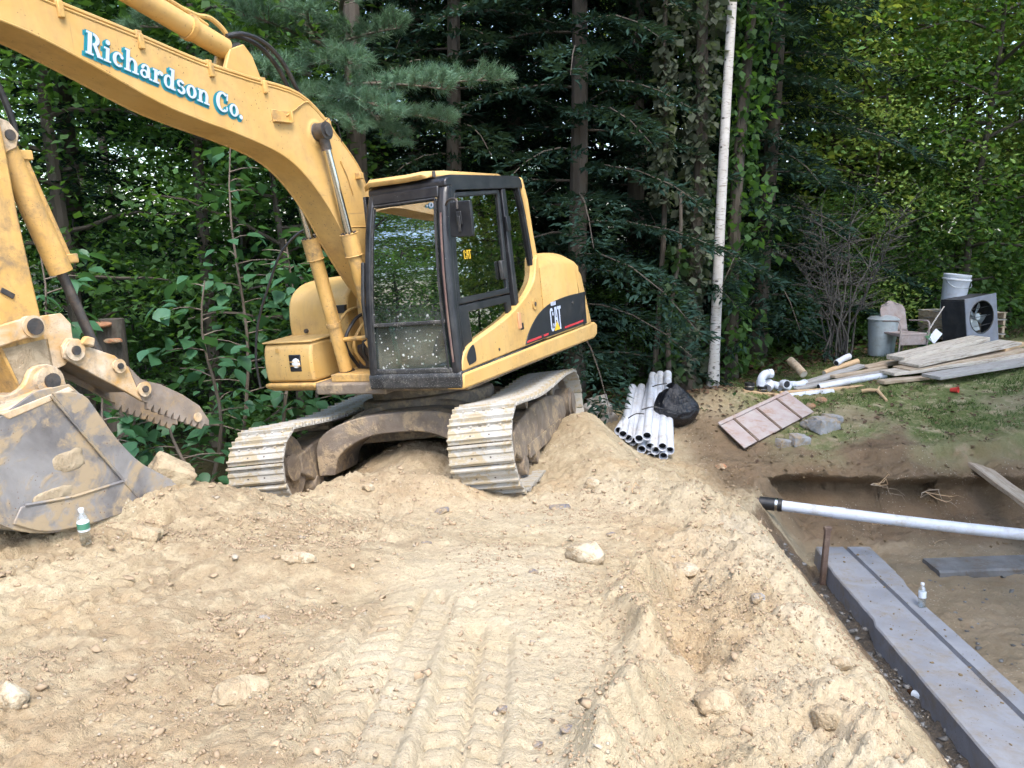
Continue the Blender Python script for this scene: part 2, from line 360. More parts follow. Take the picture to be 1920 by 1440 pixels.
    for pts, w in MARKS:
        d, s, al = seg_dist(x, y, pts); mk = sstep(w, w - .03, d) * near
        row = np.where(s > 0, al, al + .055); ph = (row + .35 * np.abs(s)) / .105; fr = np.abs(ph - np.round(ph))
        lug = sstep(.16, .04, fr) + 1.0 * np.exp(-(s / .016) ** 2) + 1.0 * np.exp(-((np.abs(s) - w * .97) / .02) ** 2)
        keep = np.clip(.75 + .9 * vnoise(x * 2.1, y * 2.1, 91), .15, 1); z = z + mk * (-.016 - .040 * np.clip(lug, 0, 1) * keep) + .018 * np.exp(-((d - w - .03) / .035) ** 2) * near
    if not want_zone: return z
    onbank = sstep(9.3, 10.2, y) * sstep(2.8, 3.8, x) + sstep(8.6, 9.2, x)
    grass = onbank * sstep(-.25, .15, fbm(x * .9, y * .9, 3, 101) + .35 * sstep(9.7, 11.5, y - .1 * x) + .25 * sstep(5, 8, x) + .05) * sstep(18, 15, y)
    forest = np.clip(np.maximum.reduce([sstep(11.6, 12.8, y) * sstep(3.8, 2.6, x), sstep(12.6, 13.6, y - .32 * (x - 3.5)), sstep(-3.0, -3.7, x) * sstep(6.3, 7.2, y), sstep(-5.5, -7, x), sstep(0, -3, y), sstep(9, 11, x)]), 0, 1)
    dark = np.clip(np.maximum.reduce([inpit * sstep(2.0, 2.35, x) * sstep(3.7, 3.0, x + 1.5 * (y > 8.2)), .92 * sstep(8.2, 8.9, y) * sstep(2.0, 2.5, x) * (1 - grass) * sstep(12.4, 10.2, y), .55 * gauss(x, y, -.7, 8.6, .8, 1.2), .55 * inpit * (x > 3.5)]), 0, 1)  # dark topsoil plus pit-wall shade put into the colour; darker under the machine too
    wet = inpit * sstep(2.5, 2.75, x) * sstep(3.35, 3.1, x) * sstep(8.3, 7.6, y)
    pale = np.clip(1.0 * packed * (.6 + .4 * sstep(-.2, .3, fbm(x * 1.3, y * 1.3, 3, 111))) + 1.0 * crest * sstep(-.25, .2, fbm(x * 1.6, y * 1.6, 3, 112)), 0, 1) * near
    orange = np.clip(sstep(.15, .5, fbm(x * 1.4, y * 1.4, 3, 121)) * .55 + .8 * gauss(x, y, 1.05, 5.2, .3, .9, .25) + .7 * gauss(x, y, .85, 3.6, .22, .45) + .9 * gauss(x, y, 6.2, 9.9, 1.8, .40, .12) + .5 * gauss(x, y, -.9, 6.5, .8, .2), 0, 1) * near
    return z, grass, dark, pale, orange, forest, wet
def gz(x, y): return float(ground_h(np.array([x]), np.array([y]))[0])
def ray(px, py):
    d = Vector(((px - 960) / F, math.cos(PITCH) - (py - 720) / F * math.sin(PITCH), -math.sin(PITCH) - (py - 720) / F * math.cos(PITCH))); return d
def gp(px, py):
    """ground point seen in that direction of the photograph"""
    d = ray(px, py); t = np.arange(1.5, 60, .02); X = d.x * t; Y = d.y * t; Z = CAMZ + d.z * t
    hit = np.nonzero(ground_h(X, Y) > Z)[0]; i = hit[0] if len(hit) else len(t) - 1
    return Vector((X[i], Y[i], float(ground_h(X[i:i+1], Y[i:i+1])[0])))
def at(px, py, y):
    d = ray(px, py); return Vector((0, 0, CAMZ)) + d * (y / d.y)

def make_ground():
    def axis(lo, hi, fine, outer, grow=1.22):
        a = []
        p = lo; st = fine[0][1]
        L = []
        while p > outer[0]: st *= grow; p -= st; L.append(max(p, outer[0]))
        L = L[::-1]; p = lo; 
        for end, s in fine:
            while p < end - 1e-6: L.append(p); p += s
        st = fine[-1][1]
        while p < outer[1]: L.append(p); st *= grow; p += st
        L.append(outer[1]); return np.array(L)
    xs = axis(-4.6, 6.2, [(-3.4, .03), (2.6, .016), (6.2, .028)], (-320, 320)); ys = axis(1.9, 11.5, [(4.6, .013), (7.5, .02), (9.1, .035), (9.6, .013), (11.5, .035)], (-260, 420))
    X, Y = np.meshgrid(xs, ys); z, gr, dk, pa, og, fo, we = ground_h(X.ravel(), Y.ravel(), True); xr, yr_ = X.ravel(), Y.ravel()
    brown = np.clip(sstep(-.15, .35, fbm(xr * .8, yr_ * .8, 4, 141)) * (.35 + .65 * sstep(.2, -1.0, xr)) + .5 * gauss(xr, yr_, -2.4, 5.2, 1.2, .5), 0, 1)
    under = np.exp(-((z + 1.27) / .15) ** 2) * sstep(2.5, 3.0, X.ravel()) * sstep(9.0, 9.2, Y.ravel()) * sstep(9.9, 9.6, Y.ravel()) * (.34 + .16 * vnoise(X.ravel() * 2.3, Y.ravel() * 0 + 5, 131))
    V = np.stack([X.ravel(), Y.ravel() + under, z], 1); nx, ny = len(xs), len(ys)
    i = np.arange(nx * ny).reshape(ny, nx); Fc = np.stack([i[:-1, :-1], i[:-1, 1:], i[1:, 1:], i[1:, :-1]], -1).reshape(-1, 4)
    me = np_mesh('ground', V, Fc, None, True)
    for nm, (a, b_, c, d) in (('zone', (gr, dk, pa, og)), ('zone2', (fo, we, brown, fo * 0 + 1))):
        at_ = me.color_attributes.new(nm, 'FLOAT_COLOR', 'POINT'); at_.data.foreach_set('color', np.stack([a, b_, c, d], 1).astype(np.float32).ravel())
    print('ground verts', len(V)); return me
def ground_mat():
    m, nt, b = nmat('soil'); n = NT(nt)
    a = n.attr('zone'); sp = n.node('ShaderNodeSeparateColor'); n.L(a.outputs['Color'], sp.inputs[0])
    a2 = n.attr('zone2'); sp2 = n.node('ShaderNodeSeparateColor'); n.L(a2.outputs['Color'], sp2.inputs[0])
    big = n.noise(1.7, 6, .6); mid = n.noise(7, 6, .65, .2); fine = n.noise(38, 5, .7); grit = n.noise(150, 3, .7)
    col = n.mix(n.ramp(big, .35, .65), (.50, .405, .26), (.61, .52, .36))
    col = n.mix(n.ramp(mid, .40, .62, 0, .6), col, (.35, .265, .165))
    col = n.mix(n.math('MULTIPLY', sp.outputs[2], .85), col, n.mix(n.ramp(mid, .35, .7), (.60, .51, .36), (.70, .63, .49)))
    col = n.mix(n.math('MULTIPLY', a.outputs['Alpha'], n.ramp(mid, .3, .6, .1, .55)), col, (.46, .29, .14))
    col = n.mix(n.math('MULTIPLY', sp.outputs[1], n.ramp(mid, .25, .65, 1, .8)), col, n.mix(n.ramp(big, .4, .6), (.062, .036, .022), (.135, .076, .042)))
    col = n.mix(n.math('MULTIPLY', sp2.outputs[2], n.ramp(mid, .3, .6, .12, .55)), col, (.29, .215, .135))
    col = n.mix(sp2.outputs[1], col, (.055, .052, .05))
    gm = n.math('MULTIPLY', sp.outputs[0], n.ramp(n.noise(5, 5, .7), .30, .50))
    col = n.mix(gm, col, n.mix(n.ramp(fine, .3, .7), (.07, .12, .03), (.16, .20, .06)))
    col = n.mix(n.ramp(fine, .35, .72, .0, .42), col, (.27, .20, .125), 'MIX')
    v = n.voro(26); peb = n.math('MULTIPLY', n.ramp(v.outputs['Distance'], .16, .22, 1, 0), n.ramp(n.noise(2.3, 2), .5, .62)); col = n.mix(n.math('MULTIPLY', peb, .6), col, (.62, .55, .44))
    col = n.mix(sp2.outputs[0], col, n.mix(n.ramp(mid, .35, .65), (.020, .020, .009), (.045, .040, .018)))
    n.L(col, b.inputs['Base Color']); n.L(n.ramp(sp2.outputs[1], 0, 1, .95, .45), b.inputs['Roughness']); b.inputs['Specular IOR Level'].default_value = .2
    h = n.math('ADD', n.math('MULTIPLY', fine, .7), n.math('ADD', n.math('MULTIPLY', grit, .25), n.math('MULTIPLY', peb, .25)))
    n.bump(h, 1.0, .035, b); return m
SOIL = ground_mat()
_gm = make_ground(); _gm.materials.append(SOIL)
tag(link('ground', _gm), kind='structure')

# pale pond beyond the woods, down the slope on the left
mw, nt, b = nmat('pond water'); b.inputs['Base Color'].default_value = (.10, .12, .10, 1); b.inputs['Roughness'].default_value = .04; b.inputs['Specular IOR Level'].default_value = .8
n = NT(nt); n.bump(n.noise(1.2, 3, .5), .15, .1, b)
pond = MB().prism([(-70 + 34 * math.cos(t) * (1 + .12 * math.sin(3 * t)) + 38, 62 + 26 * math.sin(t) * (1 + .1 * math.cos(2 * t))) for t in np.linspace(0, 2 * math.pi, 40)[:-1]], -5.6, -5.4, axis='z').build('pond', mw, smooth=False)
tag(pond, kind='structure')
# ------------------------------------------------------------------ the excavator
YEL = grimy('machine yellow', (.575, .35, .108), .48, 0, (.38, .25, .12), .30, .35, 2.2, (.13, .075, .045), .45, .07, (.66, .45, .19), scratch=.55)
YELD = grimy('dirty yellow', (.52, .31, .09), .6, 0, (.26, .18, .10), .6, .3, 5, (.10, .07, .05), .45, .15, scratch=.8)
YELM = grimy('muddy worn yellow', (.48, .28, .09), .65, 0, (.30, .25, .19), .75, .5, 6, (.09, .06, .05), .5, .2, (.6, .52, .42))
BLK = grimy('cab black', (.006, .007, .011), .36, 0, (.16, .15, .14), .05, .2, 5, (.6, .6, .58), .05, .03)
BLKS = grimy('splashed black', (.016, .017, .02), .42, 0, (.22, .21, .19), .3, .3, 6, (.62, .62, .6), 1.6, .08)
CHROME, _nt, _b = nmat('chrome rod'); _b.inputs['Base Color'].default_value = (.62, .6, .56, 1); _b.inputs['Metallic'].default_value = 1; _b.inputs['Roughness'].default_value = .22
PINM = grimy('greasy steel', (.06, .055, .055), .45, .6, (.22, .15, .10), .3, .4, 14, None, 0, .2)
SHOEM = grimy('worn track steel', (.36, .34, .305), .65, .05, (.37, .31, .215), 1.6, .4, 6, (.05, .045, .04), .3, .25, (.46, .45, .43))
FRAMEM = grimy('caked undercarriage', (.13, .10, .075), .85, 0, (.34, .26, .17), 1.1, .5, 5, None, 0, .5)
BUCKM = grimy('scoured bucket steel', (.145, .135, .135), .55, .25, (.38, .30, .20), 1.4, .6, 3, (.16, .08, .04), .3, .2, (.30, .29, .29))
BUCKS = grimy('polished bucket steel', (.50, .48, .45), .35, .6, (.42, .32, .2), .3, .5, 3, None, 0, .1)
RUB = grimy('rubber hose', (.014, .015, .018), .45, 0, (.2, .17, .13), .12, .2, 9, None, 0, .05)
MUD = grimy('dried mud', (.30, .24, .16), .95, 0, (.25, .19, .12), .5, .4, 9, None, 0, .6)
SEATM = grimy('seat cloth', (.05, .06, .065), .9, 0, (.1, .1, .1), .2, .3, 20, None, 0, .2)
TEALP = grimy('pale green plastic', (.20, .36, .32), .5, 0, (.3, .3, .25), .2, .3, 10, None, 0, .05)
WHITEP, _nt, _b = nmat('decal white'); _b.inputs['Base Color'].default_value = (.50, .57, .74, 1); _b.inputs['Roughness'].default_value = .5
TEALD, _nt, _b = nmat('decal teal'); _b.inputs['Base Color'].default_value = (.02, .24, .30, 1); _b.inputs['Roughness'].default_value = .5
REDD, _nt, _b = nmat('decal red'); _b.inputs['Base Color'].default_value = (.55, .04, .05, 1); _b.inputs['Roughness'].default_value = .5
YELDEC, _nt, _b = nmat('decal yellow'); _b.inputs['Base Color'].default_value = (.75, .48, .03, 1); _b.inputs['Roughness'].default_value = .5
NAVY = grimy('decal black', (.010, .012, .018), .4, 0, (.15, .13, .11), .1, .1, 4, None, 0, .02)
GLF = glassmat('windshield glass', (.32, .42, .41), .45, .95, .008, .85); GLL = glassmat('lower windshield glass', (.42, .62, .58), .16, .9, .01, .9)
GLS = glassmat('side glass', (.36, .44, .43), .16, .9, .01)
LAMPG, _nt, _b = nmat('lamp lens'); _b.inputs['Base Color'].default_value = (.75, .78, .8, 1); _b.inputs['Roughness'].default_value = .15

MH = Matrix.Translation((-.82596, 8.66764, -.57704)) @ Matrix.Rotation(-2.036625, 4, 'Z') @ Matrix.Rotation(.043102, 4, 'Y') @ Matrix.Rotation(.094167, 4, 'X')
_C = MH @ Vector((0, 0, .9))
MU = Matrix.Translation(_C) @ Matrix.Rotation(-1.809986, 4, 'Z') @ Matrix.Rotation(-.059463, 4, 'Y') @ Matrix.Rotation(.152235, 4, 'X') @ Matrix.Translation((0, 0, -.1305)) @ Matrix.Scale(1.0515, 4) @ Matrix.Translation((0, 0, -.9))
EX = thing('excavator', 'yellow tracked excavator with raised curved boom and black framed cab on the dirt heap', 'excavator')
EX.matrix_world = MH
MUL = MH.inverted() @ MU

# --- undercarriage -------------------------------------------------------
car = MB()
car.lathe([(.62, .62), (.66, .66), (.66, .80), (.50, .82)], 32)
car.prism([(-.55, -.72), (.55, -.72), (.62, 0), (.55, .72), (-.55, .72), (-.62, 0)], .42, .66, axis='z')
carb = car.build('carbody', FRAMEM, EX, .02, M=MUL)
MB().lathe([(.56, .80), (.56, 1.06), (.5, 1.06)], 40).build('swing_bearing', FRAMEM, EX, M=MUL)
for sx in (1, -1):          # arched cross legs in front of and behind the centre drum
    leg = MB()
    prof = [(-.80, .22), (-.76, .55), (-.45, .70), (0, .735), (.45, .70), (.76, .55), (.80, .22), (.64, .22), (.56, .40), (.30, .53), (0, .555), (-.30, .53), (-.56, .40), (-.64, .22)]
    prof = c2(prof[:7], 4) + c2(prof[7:], 4)
    leg.prism([(y, z) for y, z in prof], sx * .52, sx * 1.02, axis='x')
    leg.prism([(y * .985, z - .002) for y, z in c2([(-.80, .36), (-.74, .60), (-.45, .748), (0, .785), (.45, .748), (.74, .60), (.80, .36)], 5)] + [(.70, .3), (.4, .6), (0, .68), (-.4, .6), (-.70, .3)], sx * .50, sx * .60, axis='x')
    leg.build('cross_leg', FRAMEM, carb, .012)
RI, ZI, XI = .345, .385, 1.37
def track_path(n):
    """points (x, z, tangent angle) evenly spaced along the outer plate line"""
    pts = []
    for t in np.linspace(-90, 90, 40): pts.append((XI + RI * math.cos(R(t)), ZI + RI * math.sin(R(t))))
    for x in np.linspace(XI, -XI, 40)[1:-1]: pts.append((x, ZI + RI - .035 * math.sin(math.pi * (x + XI) / (2 * XI)) ** 2 + .02 * math.sin(math.pi * (x + XI) / (2 * XI) * 2)))
    for t in np.linspace(90, 270, 40): pts.append((-XI + RI * math.cos(R(t)), ZI + RI * math.sin(R(t))))
    for x in np.linspace(-XI, XI, 40)[1:-1]: pts.append((x, ZI - RI))
    P = np.array(pts + pts[:1]); d = np.concatenate([[0], np.cumsum(np.hypot(*np.diff(P, axis=0).T))]); L = d[-1]; out = []
    for k in range(n):
        s = (k + .3) * L / n; x = np.interp(s, d, P[:, 0]); z = np.interp(s, d, P[:, 1])
        x2 = np.interp((s + .03) % L, d, P[:, 0]); z2 = np.interp((s + .03) % L, d, P[:, 1]); x1 = np.interp((s - .03) % L, d, P[:, 0]); z1 = np.interp((s - .03) % L, d, P[:, 1])
        out.append((x, z, math.atan2(z2 - z1, x2 - x1)))
    return out, L
NSH = 44
TP, TL = track_path(NSH); PITCHS = TL / NSH
sh = MB(); h = PITCHS / 2; W2 = .265
prof = [(-h - .012, 0), (h - .016, 0), (h - .016, .012), (h - .022, .042), (h - .036, .042), (h - .044, .013), (.022, .013), (.012, .024), (-.010, .024), (-.020, .013), (-h + .028, .013), (-h + .024, .036), (-h + .010, .036), (-h + .002, .010)]
sh.prism([(-h - .012, 0)] + [q for q in prof[1:]], -W2, W2)
for yy in (-.17, -.075, .075, .17):
    sh.cyl((.042, yy, .010), (.042, yy, .024), .014, 6)
nf_ = len(sh.f)
for (a_, b_, c_, d_) in ((-.046, -.034, -.085, -.070), (-.046, -.034, .070, .085), (.036, .050, -.012, .012)): sh.box(a_, b_, c_, d_, .011, .0145)
SHOE = sh.mesh('track_shoe', SHOEM, True, 30); SHOE.materials.append(PINM)
for p_ in SHOE.polygons[nf_:]: p_.material_index = 1
rng = random.Random(4)
for sy, buried in ((.995, 0), (-.995, 0)):
    tr = MB()
    inner = []
    for x, z, a in TP:
        inner.append((x - math.sin(a) * .045, z + math.cos(a) * .045))
    n_ = len(inner); vs = []; fs = []
    for yy in (-.10, .10):
        for k, (x, z) in enumerate(inner): vs.append((x, sy + yy, z))
        for k, (x, z, a) in enumerate(TP): vs.append((x, sy + yy, z))
    for k in range(n_):
        l = (k + 1) % n_
        fs += [(k, l, n_ + l, n_ + k), (2*n_ + l, 2*n_ + k, 3*n_ + k, 3*n_ + l), (l, k, 2*n_ + k, 2*n_ + l), (n_ + k, n_ + l, 3*n_ + l, 3*n_ + k)]
    tr.add(vs, fs)
    tro = tr.build('track', FRAMEM, EX, M=MUL)
    for k, (x, z, a) in enumerate(TP):
        # local shoe frame: x along travel, z outward
        M = Matrix.Translation((x, sy + rng.uniform(-.004, .004), z)) @ Matrix.Rotation(-a, 4, 'Y') @ Matrix.Rotation(math.pi, 4, 'X')
        s_ = link('track_shoe', SHOE, tro, M)
    # side frame with rollers, idler and sprocket
    fr = MB()
    fp = [(-1.02, .20), (1.02, .20), (1.22, .30), (1.22, .47), (.95, .53), (.35, .60), (-.35, .60), (-.95, .53), (-1.2, .47), (-1.2, .30)]
    fr.prism(fp, sy - .15, sy + .15)
    o = MB(); s1 = 1 if sy > 0 else -1
    fro = fr.build('track_frame', FRAMEM, EX, .015, M=MUL)
    for xw, rw, nm in ((XI, .285, 'idler_wheel'), (-XI, .27, 'drive_sprocket')):
        w = MB()
        if nm == 'drive_sprocket':
            tp = []
            for k in range(42):
                t = 2 * math.pi * k / 42; rr = rw + (.022 if (k % 2) else -.012); tp.append((xw + rr * math.cos(t), ZI + rr * math.sin(t)))
            w.prism(tp, sy - .03, sy + .03); w.cyl((xw, sy - .16, ZI), (xw, sy + .19, ZI), .17, 24); w.cyl((xw, sy + .19, ZI), (xw, sy + .22, ZI), .12, 20)
        else:
            w.cyl((xw, sy - .11, ZI), (xw, sy + .11, ZI), rw, 32); w.cyl((xw, sy - .16, ZI), (xw, sy + .16, ZI), .11, 20)
        w.build(nm, FRAMEM, fro, .01)
    for xw in np.linspace(-.95, .95, 5):
        MB().cyl((xw, sy - .16, .145), (xw, sy + .16, .145), .085, 16).build('track_roller', FRAMEM, fro)
    for xw in (-.42, .5):
        MB().cyl((xw, sy - .12, .635), (xw, sy + .12, .635), .05, 14).build('carrier_roller', FRAMEM, fro)
    gd = MB(); gd.box(-.8, .8, sy + .151, sy + .17, .18, .30); gd.build('roller_guard', FRAMEM, fro, .004)

# --- house: deck, bodywork ----------------------------------------------
deck = MB(); deck.prism([(1.14, .30), (1.14, -.52), (.62, -1.0), (-1.6, -1.1), (-1.9, -.6), (-1.9, .6), (-1.6, 1.1), (1.0, 1.1), (1.0, .30)], .88, .985, axis='z')
deck.build('deck', FRAMEM, EX, .015)
# lower skirt along the operator's side
sk = MB(); sk.prism([(1.24, .935), (1.225, 1.075), (-1.92, 1.105), (-2.0, 1.06), (-1.96, .945), (-1.85, .915)], 1.02, 1.205)
sk.build('side_skirt', YEL, EX, .022)
# front side panel with the swept upper edge
sp_edge = c2([(1.215, 1.10), (1.195, 1.19), (1.10, 1.275), (.85, 1.335), (.50, 1.40), (.20, 1.47), (-.10, 1.575), (-.33, 1.70), (-.42, 1.80), (-.47, 1.95)], 5)
sp_ = MB(); sp_.prism(sp_edge + [(-.53, 1.99), (-.53, 1.116), (1.21, 1.088)], 1.03, 1.195)
spo = sp_.build('side_panel', YEL, EX, .02)
MB().prism(c2([(1.10, 1.125), (1.125, 1.20), (1.06, 1.265), (.985, 1.285), (.965, 1.16), (1.0, 1.135), (1.10, 1.125)], 3)[:-1], 1.192, 1.199).build('grab_hole', NAVY, spo, 0)
MB().box(.03, .085, 1.192, 1.212, 1.30, 1.46).build('latch', grimy('latch orange', (.55, .28, .14), .6), spo, .006)
hl = MB(); hl.cyl((-.33, 1.19, 1.50), (-.33, 1.205, 1.50), .055, 20); hl.build('fuel_cap_ring', YELD, spo, .004)
MB().cyl((-.33, 1.203, 1.50), (-.33, 1.211, 1.50), .022, 12).build('lock', PINM, spo)
MB().cyl((.52, 1.19, 1.17), (.52, 1.201, 1.17), .013, 10).build('bolt', PINM, spo)
# engine hood / counterweight, rounded at the tail, plan follows the swing radius
def plan_y(x):      # half width narrows towards the tail
    return 1.195 if x > -1.55 else 1.195 - .42 * ((-1.55 - x) / .58) ** 2.2
hood = MB(); top = c2([(-.54, 1.985), (-.75, 1.995), (-1.15, 1.985), (-1.5, 1.94), (-1.75, 1.85), (-1.93, 1.70), (-2.02, 1.52), (-2.05, 1.30), (-2.03, 1.12)], 4)
ys_ = [-1, -.96, -.86, -.6, -.2, .2, .6, .86, .96, 1]
vs = []; fs = []; nP = len(top)
cols = []
for j, t in enumerate(ys_):
    for (x, z) in top:
        rnd_ = max(0, abs(t) - .84) / .16
        zz = z - .14 * rnd_ ** 2 * (z - 1.12) / .85; xx = x + (.10 * abs(t) ** 3 if x < -1.6 else 0) + (.07 * rnd_ ** 2 if x < -1.6 else 0)
        vs.append((xx, t * plan_y(xx), zz))
for j in range(len(ys_) - 1):
    for i in range(nP - 1):
        a = j * nP + i; fs.append((a, a + 1, a + nP + 1, a + nP))
for j in (0, len(ys_) - 1):
    x_end = top[-1][0]; base = len(vs)
    for (x, z) in top: vs.append((max(x, -2.0) if x < -2 else x, ys_[j] * plan_y(x + .17 if x < -1.6 else x), 1.112))
    for i in range(nP - 1):
        a = j * nP + i; q = (a, a + 1, base + i + 1, base + i); fs.append(q if j else q[::-1])
fs.append(tuple(j * nP for j in range(len(ys_)))[::1] + (2 * 0 + len(vs) - nP, len(vs) - 2 * nP))
hood.add(vs, fs)
hob = hood.build('engine_hood', YEL, EX, angle=40)
cw = MB(); cwp = [(x, y) for x, y in c2([(-1.35, -1.19), (-1.62, -1.14), (-1.86, -.95), (-2.02, -.55), (-2.08, 0), (-2.02, .55), (-1.86, .95), (-1.62, 1.14), (-1.35, 1.19)], 3)]
cw.prism(cwp, .93, 1.11, axis='z'); cw.build('counterweight', YEL, EX, .02)
# black decal field with red stripe, lettering
yd = 1.2035
fld_top = c2([(-.03, 1.125), (-.10, 1.21), (-.25, 1.315), (-.45, 1.405), (-.75, 1.468), (-1.15, 1.492), (-1.56, 1.49)], 6)
fd = MB(); fd.prism(fld_top + [(-1.56, 1.125)], 1.190, yd); fdo = fd.build('decal_panel', NAVY, hob, .004)
tailp = MB(); L_ = []
for x in np.linspace(-1.56, -1.86, 7): L_.append((x, plan_y(x + .04) + .009))
vs = [(x, y, 1.125) for x, y in L_] + [(x, y, 1.49 - .02 * (-1.56 - x)) for x, y in L_] + [(x, y - .02, 1.125) for x, y in L_] + [(x, y - .02, 1.49 - .02 * (-1.56 - x)) for x, y in L_]
fs = []
for i in range(6): fs += [(i + 1, i, 7 + i, 8 + i), (i, i + 1, 15 + i, 14 + i), (7 + i, 21 + i, 22 + i, 8 + i)]
fs.append((0, 14, 21, 7)); fs.append((6, 13, 27, 20))
tailp.add(vs, fs); tailp.build('decal_panel', NAVY, hob)
st = MB(); st.prism([(-.06, 1.138), (-.40, 1.142), (-.40, 1.164), (-.075, 1.160)], yd, yd + .0025); st.prism([(-.46, 1.143), (-.58, 1.144), (-.58, 1.166), (-.46, 1.165)], yd, yd + .0025); st.prism([(-1.02, 1.150), (-1.555, 1.156), (-1.555, 1.178), (-1.02, 1.172)], yd, yd + .0025)
st.build('red_stripe', REDD, hob)
def flat(mb, polys, org, ux, uz, nrm, lift):
    for k, pl in enumerate(polys):
        off = nrm * (lift + .00012 * k); vs = [org + ux * a + uz * b + off for a, b in pl]; mb.add(vs, [tuple(range(len(vs)))])
# CAT: letters read from the operator's side, so text runs towards -x
def rect(x0, x1, y0, y1): return [(x0, y0), (x1, y0), (x1, y1), (x0, y1)]
def arc(cx, cy, ro, so, ri, si, a0, a1, n=10):
    out = []
    for i in range(n):
        t0 = R(a0 + (a1 - a0) * i / n); t1 = R(a0 + (a1 - a0) * (i + 1) / n)
        out.append([(cx + ri * math.cos(t0), cy + si * math.sin(t0)), (cx + ro * math.cos(t0), cy + so * math.sin(t0)), (cx + ro * math.cos(t1), cy + so * math.sin(t1)), (cx + ri * math.cos(t1), cy + si * math.sin(t1))])
    return out
def disc(cx, cy, r_, n=12): return [[(cx + r_ * math.cos(2 * math.pi * i / n), cy + r_ * math.sin(2 * math.pi * i / n)) for i in range(n)]]
CATP = arc(.13, .56, .13, .13, .045, .05, 20, 180, 8) + arc(.13, .13, .13, .13, .045, .05, 180, 340, 8) + [rect(0, .085, .13, .56), rect(.175, .26, .46, .56), rect(.175, .26, .13, .23)] \
     + [[(.28, 0), (.365, 0), (.445, .69), (.36, .69)], [(.52, 0), (.605, 0), (.525, .69), (.44, .69)], rect(.36, .52, .30, .38)] + [rect(.57, .85, .60, .69), rect(.665, .755, 0, .60)]
lt = MB(); flat(lt, [[(a * .34, b * .36) for a, b in p] for p in CATP], Vector((-.655, yd, 1.165)), Vector((-1, 0, 0)), Vector((0, 0, 1)), Vector((0, 1, 0)), .003); lt.build('lettering', WHITEP, hob, smooth=False)
lt = MB(); flat(lt, [[(.075, .0), (.235, .0), (.155, .10)]], Vector((-.655, yd, 1.165)), Vector((-1, 0, 0)), Vector((0, 0, 1)), Vector((0, 1, 0)), .006); lt.build('yellow_triangle', YELDEC, hob, smooth=False)
lt = MB(); flat(lt, [rect(0, .035, 0, .04), rect(.04, .07, 0, .04), rect(.075, .10, 0, .04), rect(.105, .13, 0, .04)], Vector((-.70, yd, 1.435)), Vector((-1, 0, 0)), Vector((0, 0, 1)), Vector((0, 1, 0)), .003); lt.build('model_plate', WHITEP, hob, smooth=False)
MB().cyl((-1.3, yd, 1.40), (-1.3, yd + .006, 1.40), .02, 10).build('lock', PINM, hob)
# tank and hood on the far side, toolbox with the lamp
tb = MB(); tb.prism(c2([(1.07, 1.0), (1.085, 1.12), (1.075, 1.28), (1.04, 1.385)], 3) + [(.50, 1.40), (.50, 1.0)], -1.20, -.585); tbo = tb.build('toolbox', YEL, EX, .035)
MB().prism([(1.06, 1.405), (.48, 1.425), (.48, 1.403), (1.06, 1.387)], -1.21, -.575).build('lid', YEL, tbo, .008)
MB().prism([(1.10, .945), (1.105, .99), (.50, .995), (.50, .90), (1.0, .90)], -1.215, -.57).build('bumper', YELD, tbo, .02)
MB().box(1.070, 1.089, -.865, -.715, 1.105, 1.275).build('lamp_recess', NAVY, tbo, .012)
MB().lathe([(.001, .0), (.045, .006), (.052, .02), (.052, .03)], 18, Matrix.Translation((1.105, -.775, 1.19)) @ Matrix.Rotation(R(-90), 4, 'Y')).build('lamp', LAMPG, tbo)
for zz in (1.165, 1.205): MB().cyl((1.097, -.86, zz), (1.097, -.72, zz), .006, 6).build('lamp_guard', YELD, tbo)
MB().box(1.086, 1.09, -1.02, -.98, 1.30, 1.345).build('sticker', YELD, tbo)
tk = MB(); tk.prism(c2([(.66, 1.40), (.66, 1.60), (.60, 1.80), (.42, 1.92), (.15, 1.96)], 4) + [(-.6, 1.97), (-.6, 1.0), (.66, 1.0)], -1.18, -.42); tko = tk.build('fuel_tank', YEL, EX, .03)
MB().box(.30, .672, -.62, -.425, 1.62, 1.70).build('grille_slot', NAVY, tko, .004)
MB().cyl((.60, -.95, 1.46), (.69, -.95, 1.46), .022, 10).build('bolt', PINM, tko)
MB().tube([(.55, -1.1, 1.42), (.55, -1.1, 1.5)], .012, 6).build('rail_foot', YELD, tko)
mid = MB(); mid.box(-1.3, .05, -.42, .20, 1.0, 1.75); mid.build('center_cover', YELD, EX, .02)
mt = MB(); mt.box(.02, .55, -.36, -.26, 1.0, 1.75); mt.box(.02, .55, .075, .12, 1.0, 1.75); mt.box(.55, 1.05, -.40, .14, .985, 1.06); mt.build('boom_mount', YELD, EX, .01)
vb = MB(); vb.box(.45, .75, -.28, .0, 1.06, 1.3); vb.build('valve_block', PINM, EX, .02)
for k, (y0, z0) in enumerate(((-.42, 1.40), (-.30, 1.34), (-.2, 1.30), (-.1, 1.27), (0, 1.33))):
    MB().tube(catmull([(.70, y0, 1.05), (.86, y0 - .02, z0), (.70, y0 + .03, z0 + .22), (.45, y0 + .02, z0 + .25)], 5), .017, 7).build('hydraulic_hose', RUB if k % 2 else YELD, EX)
MB().tube(catmull([(.95, -.42, 1.38), (.95, -.15, 1.39), (.97, .05, 1.41), (.90, .12, 1.50), (.88, .12, 1.62)], 5), .022, 8).build('hydraulic_pipe', YELD, EX)
MB().tube(catmull([(.98, .02, 1.36), (.97, .07, 1.25), (.95, .08, 1.1)], 4), .018, 8).build('hydraulic_pipe', YELD, EX)

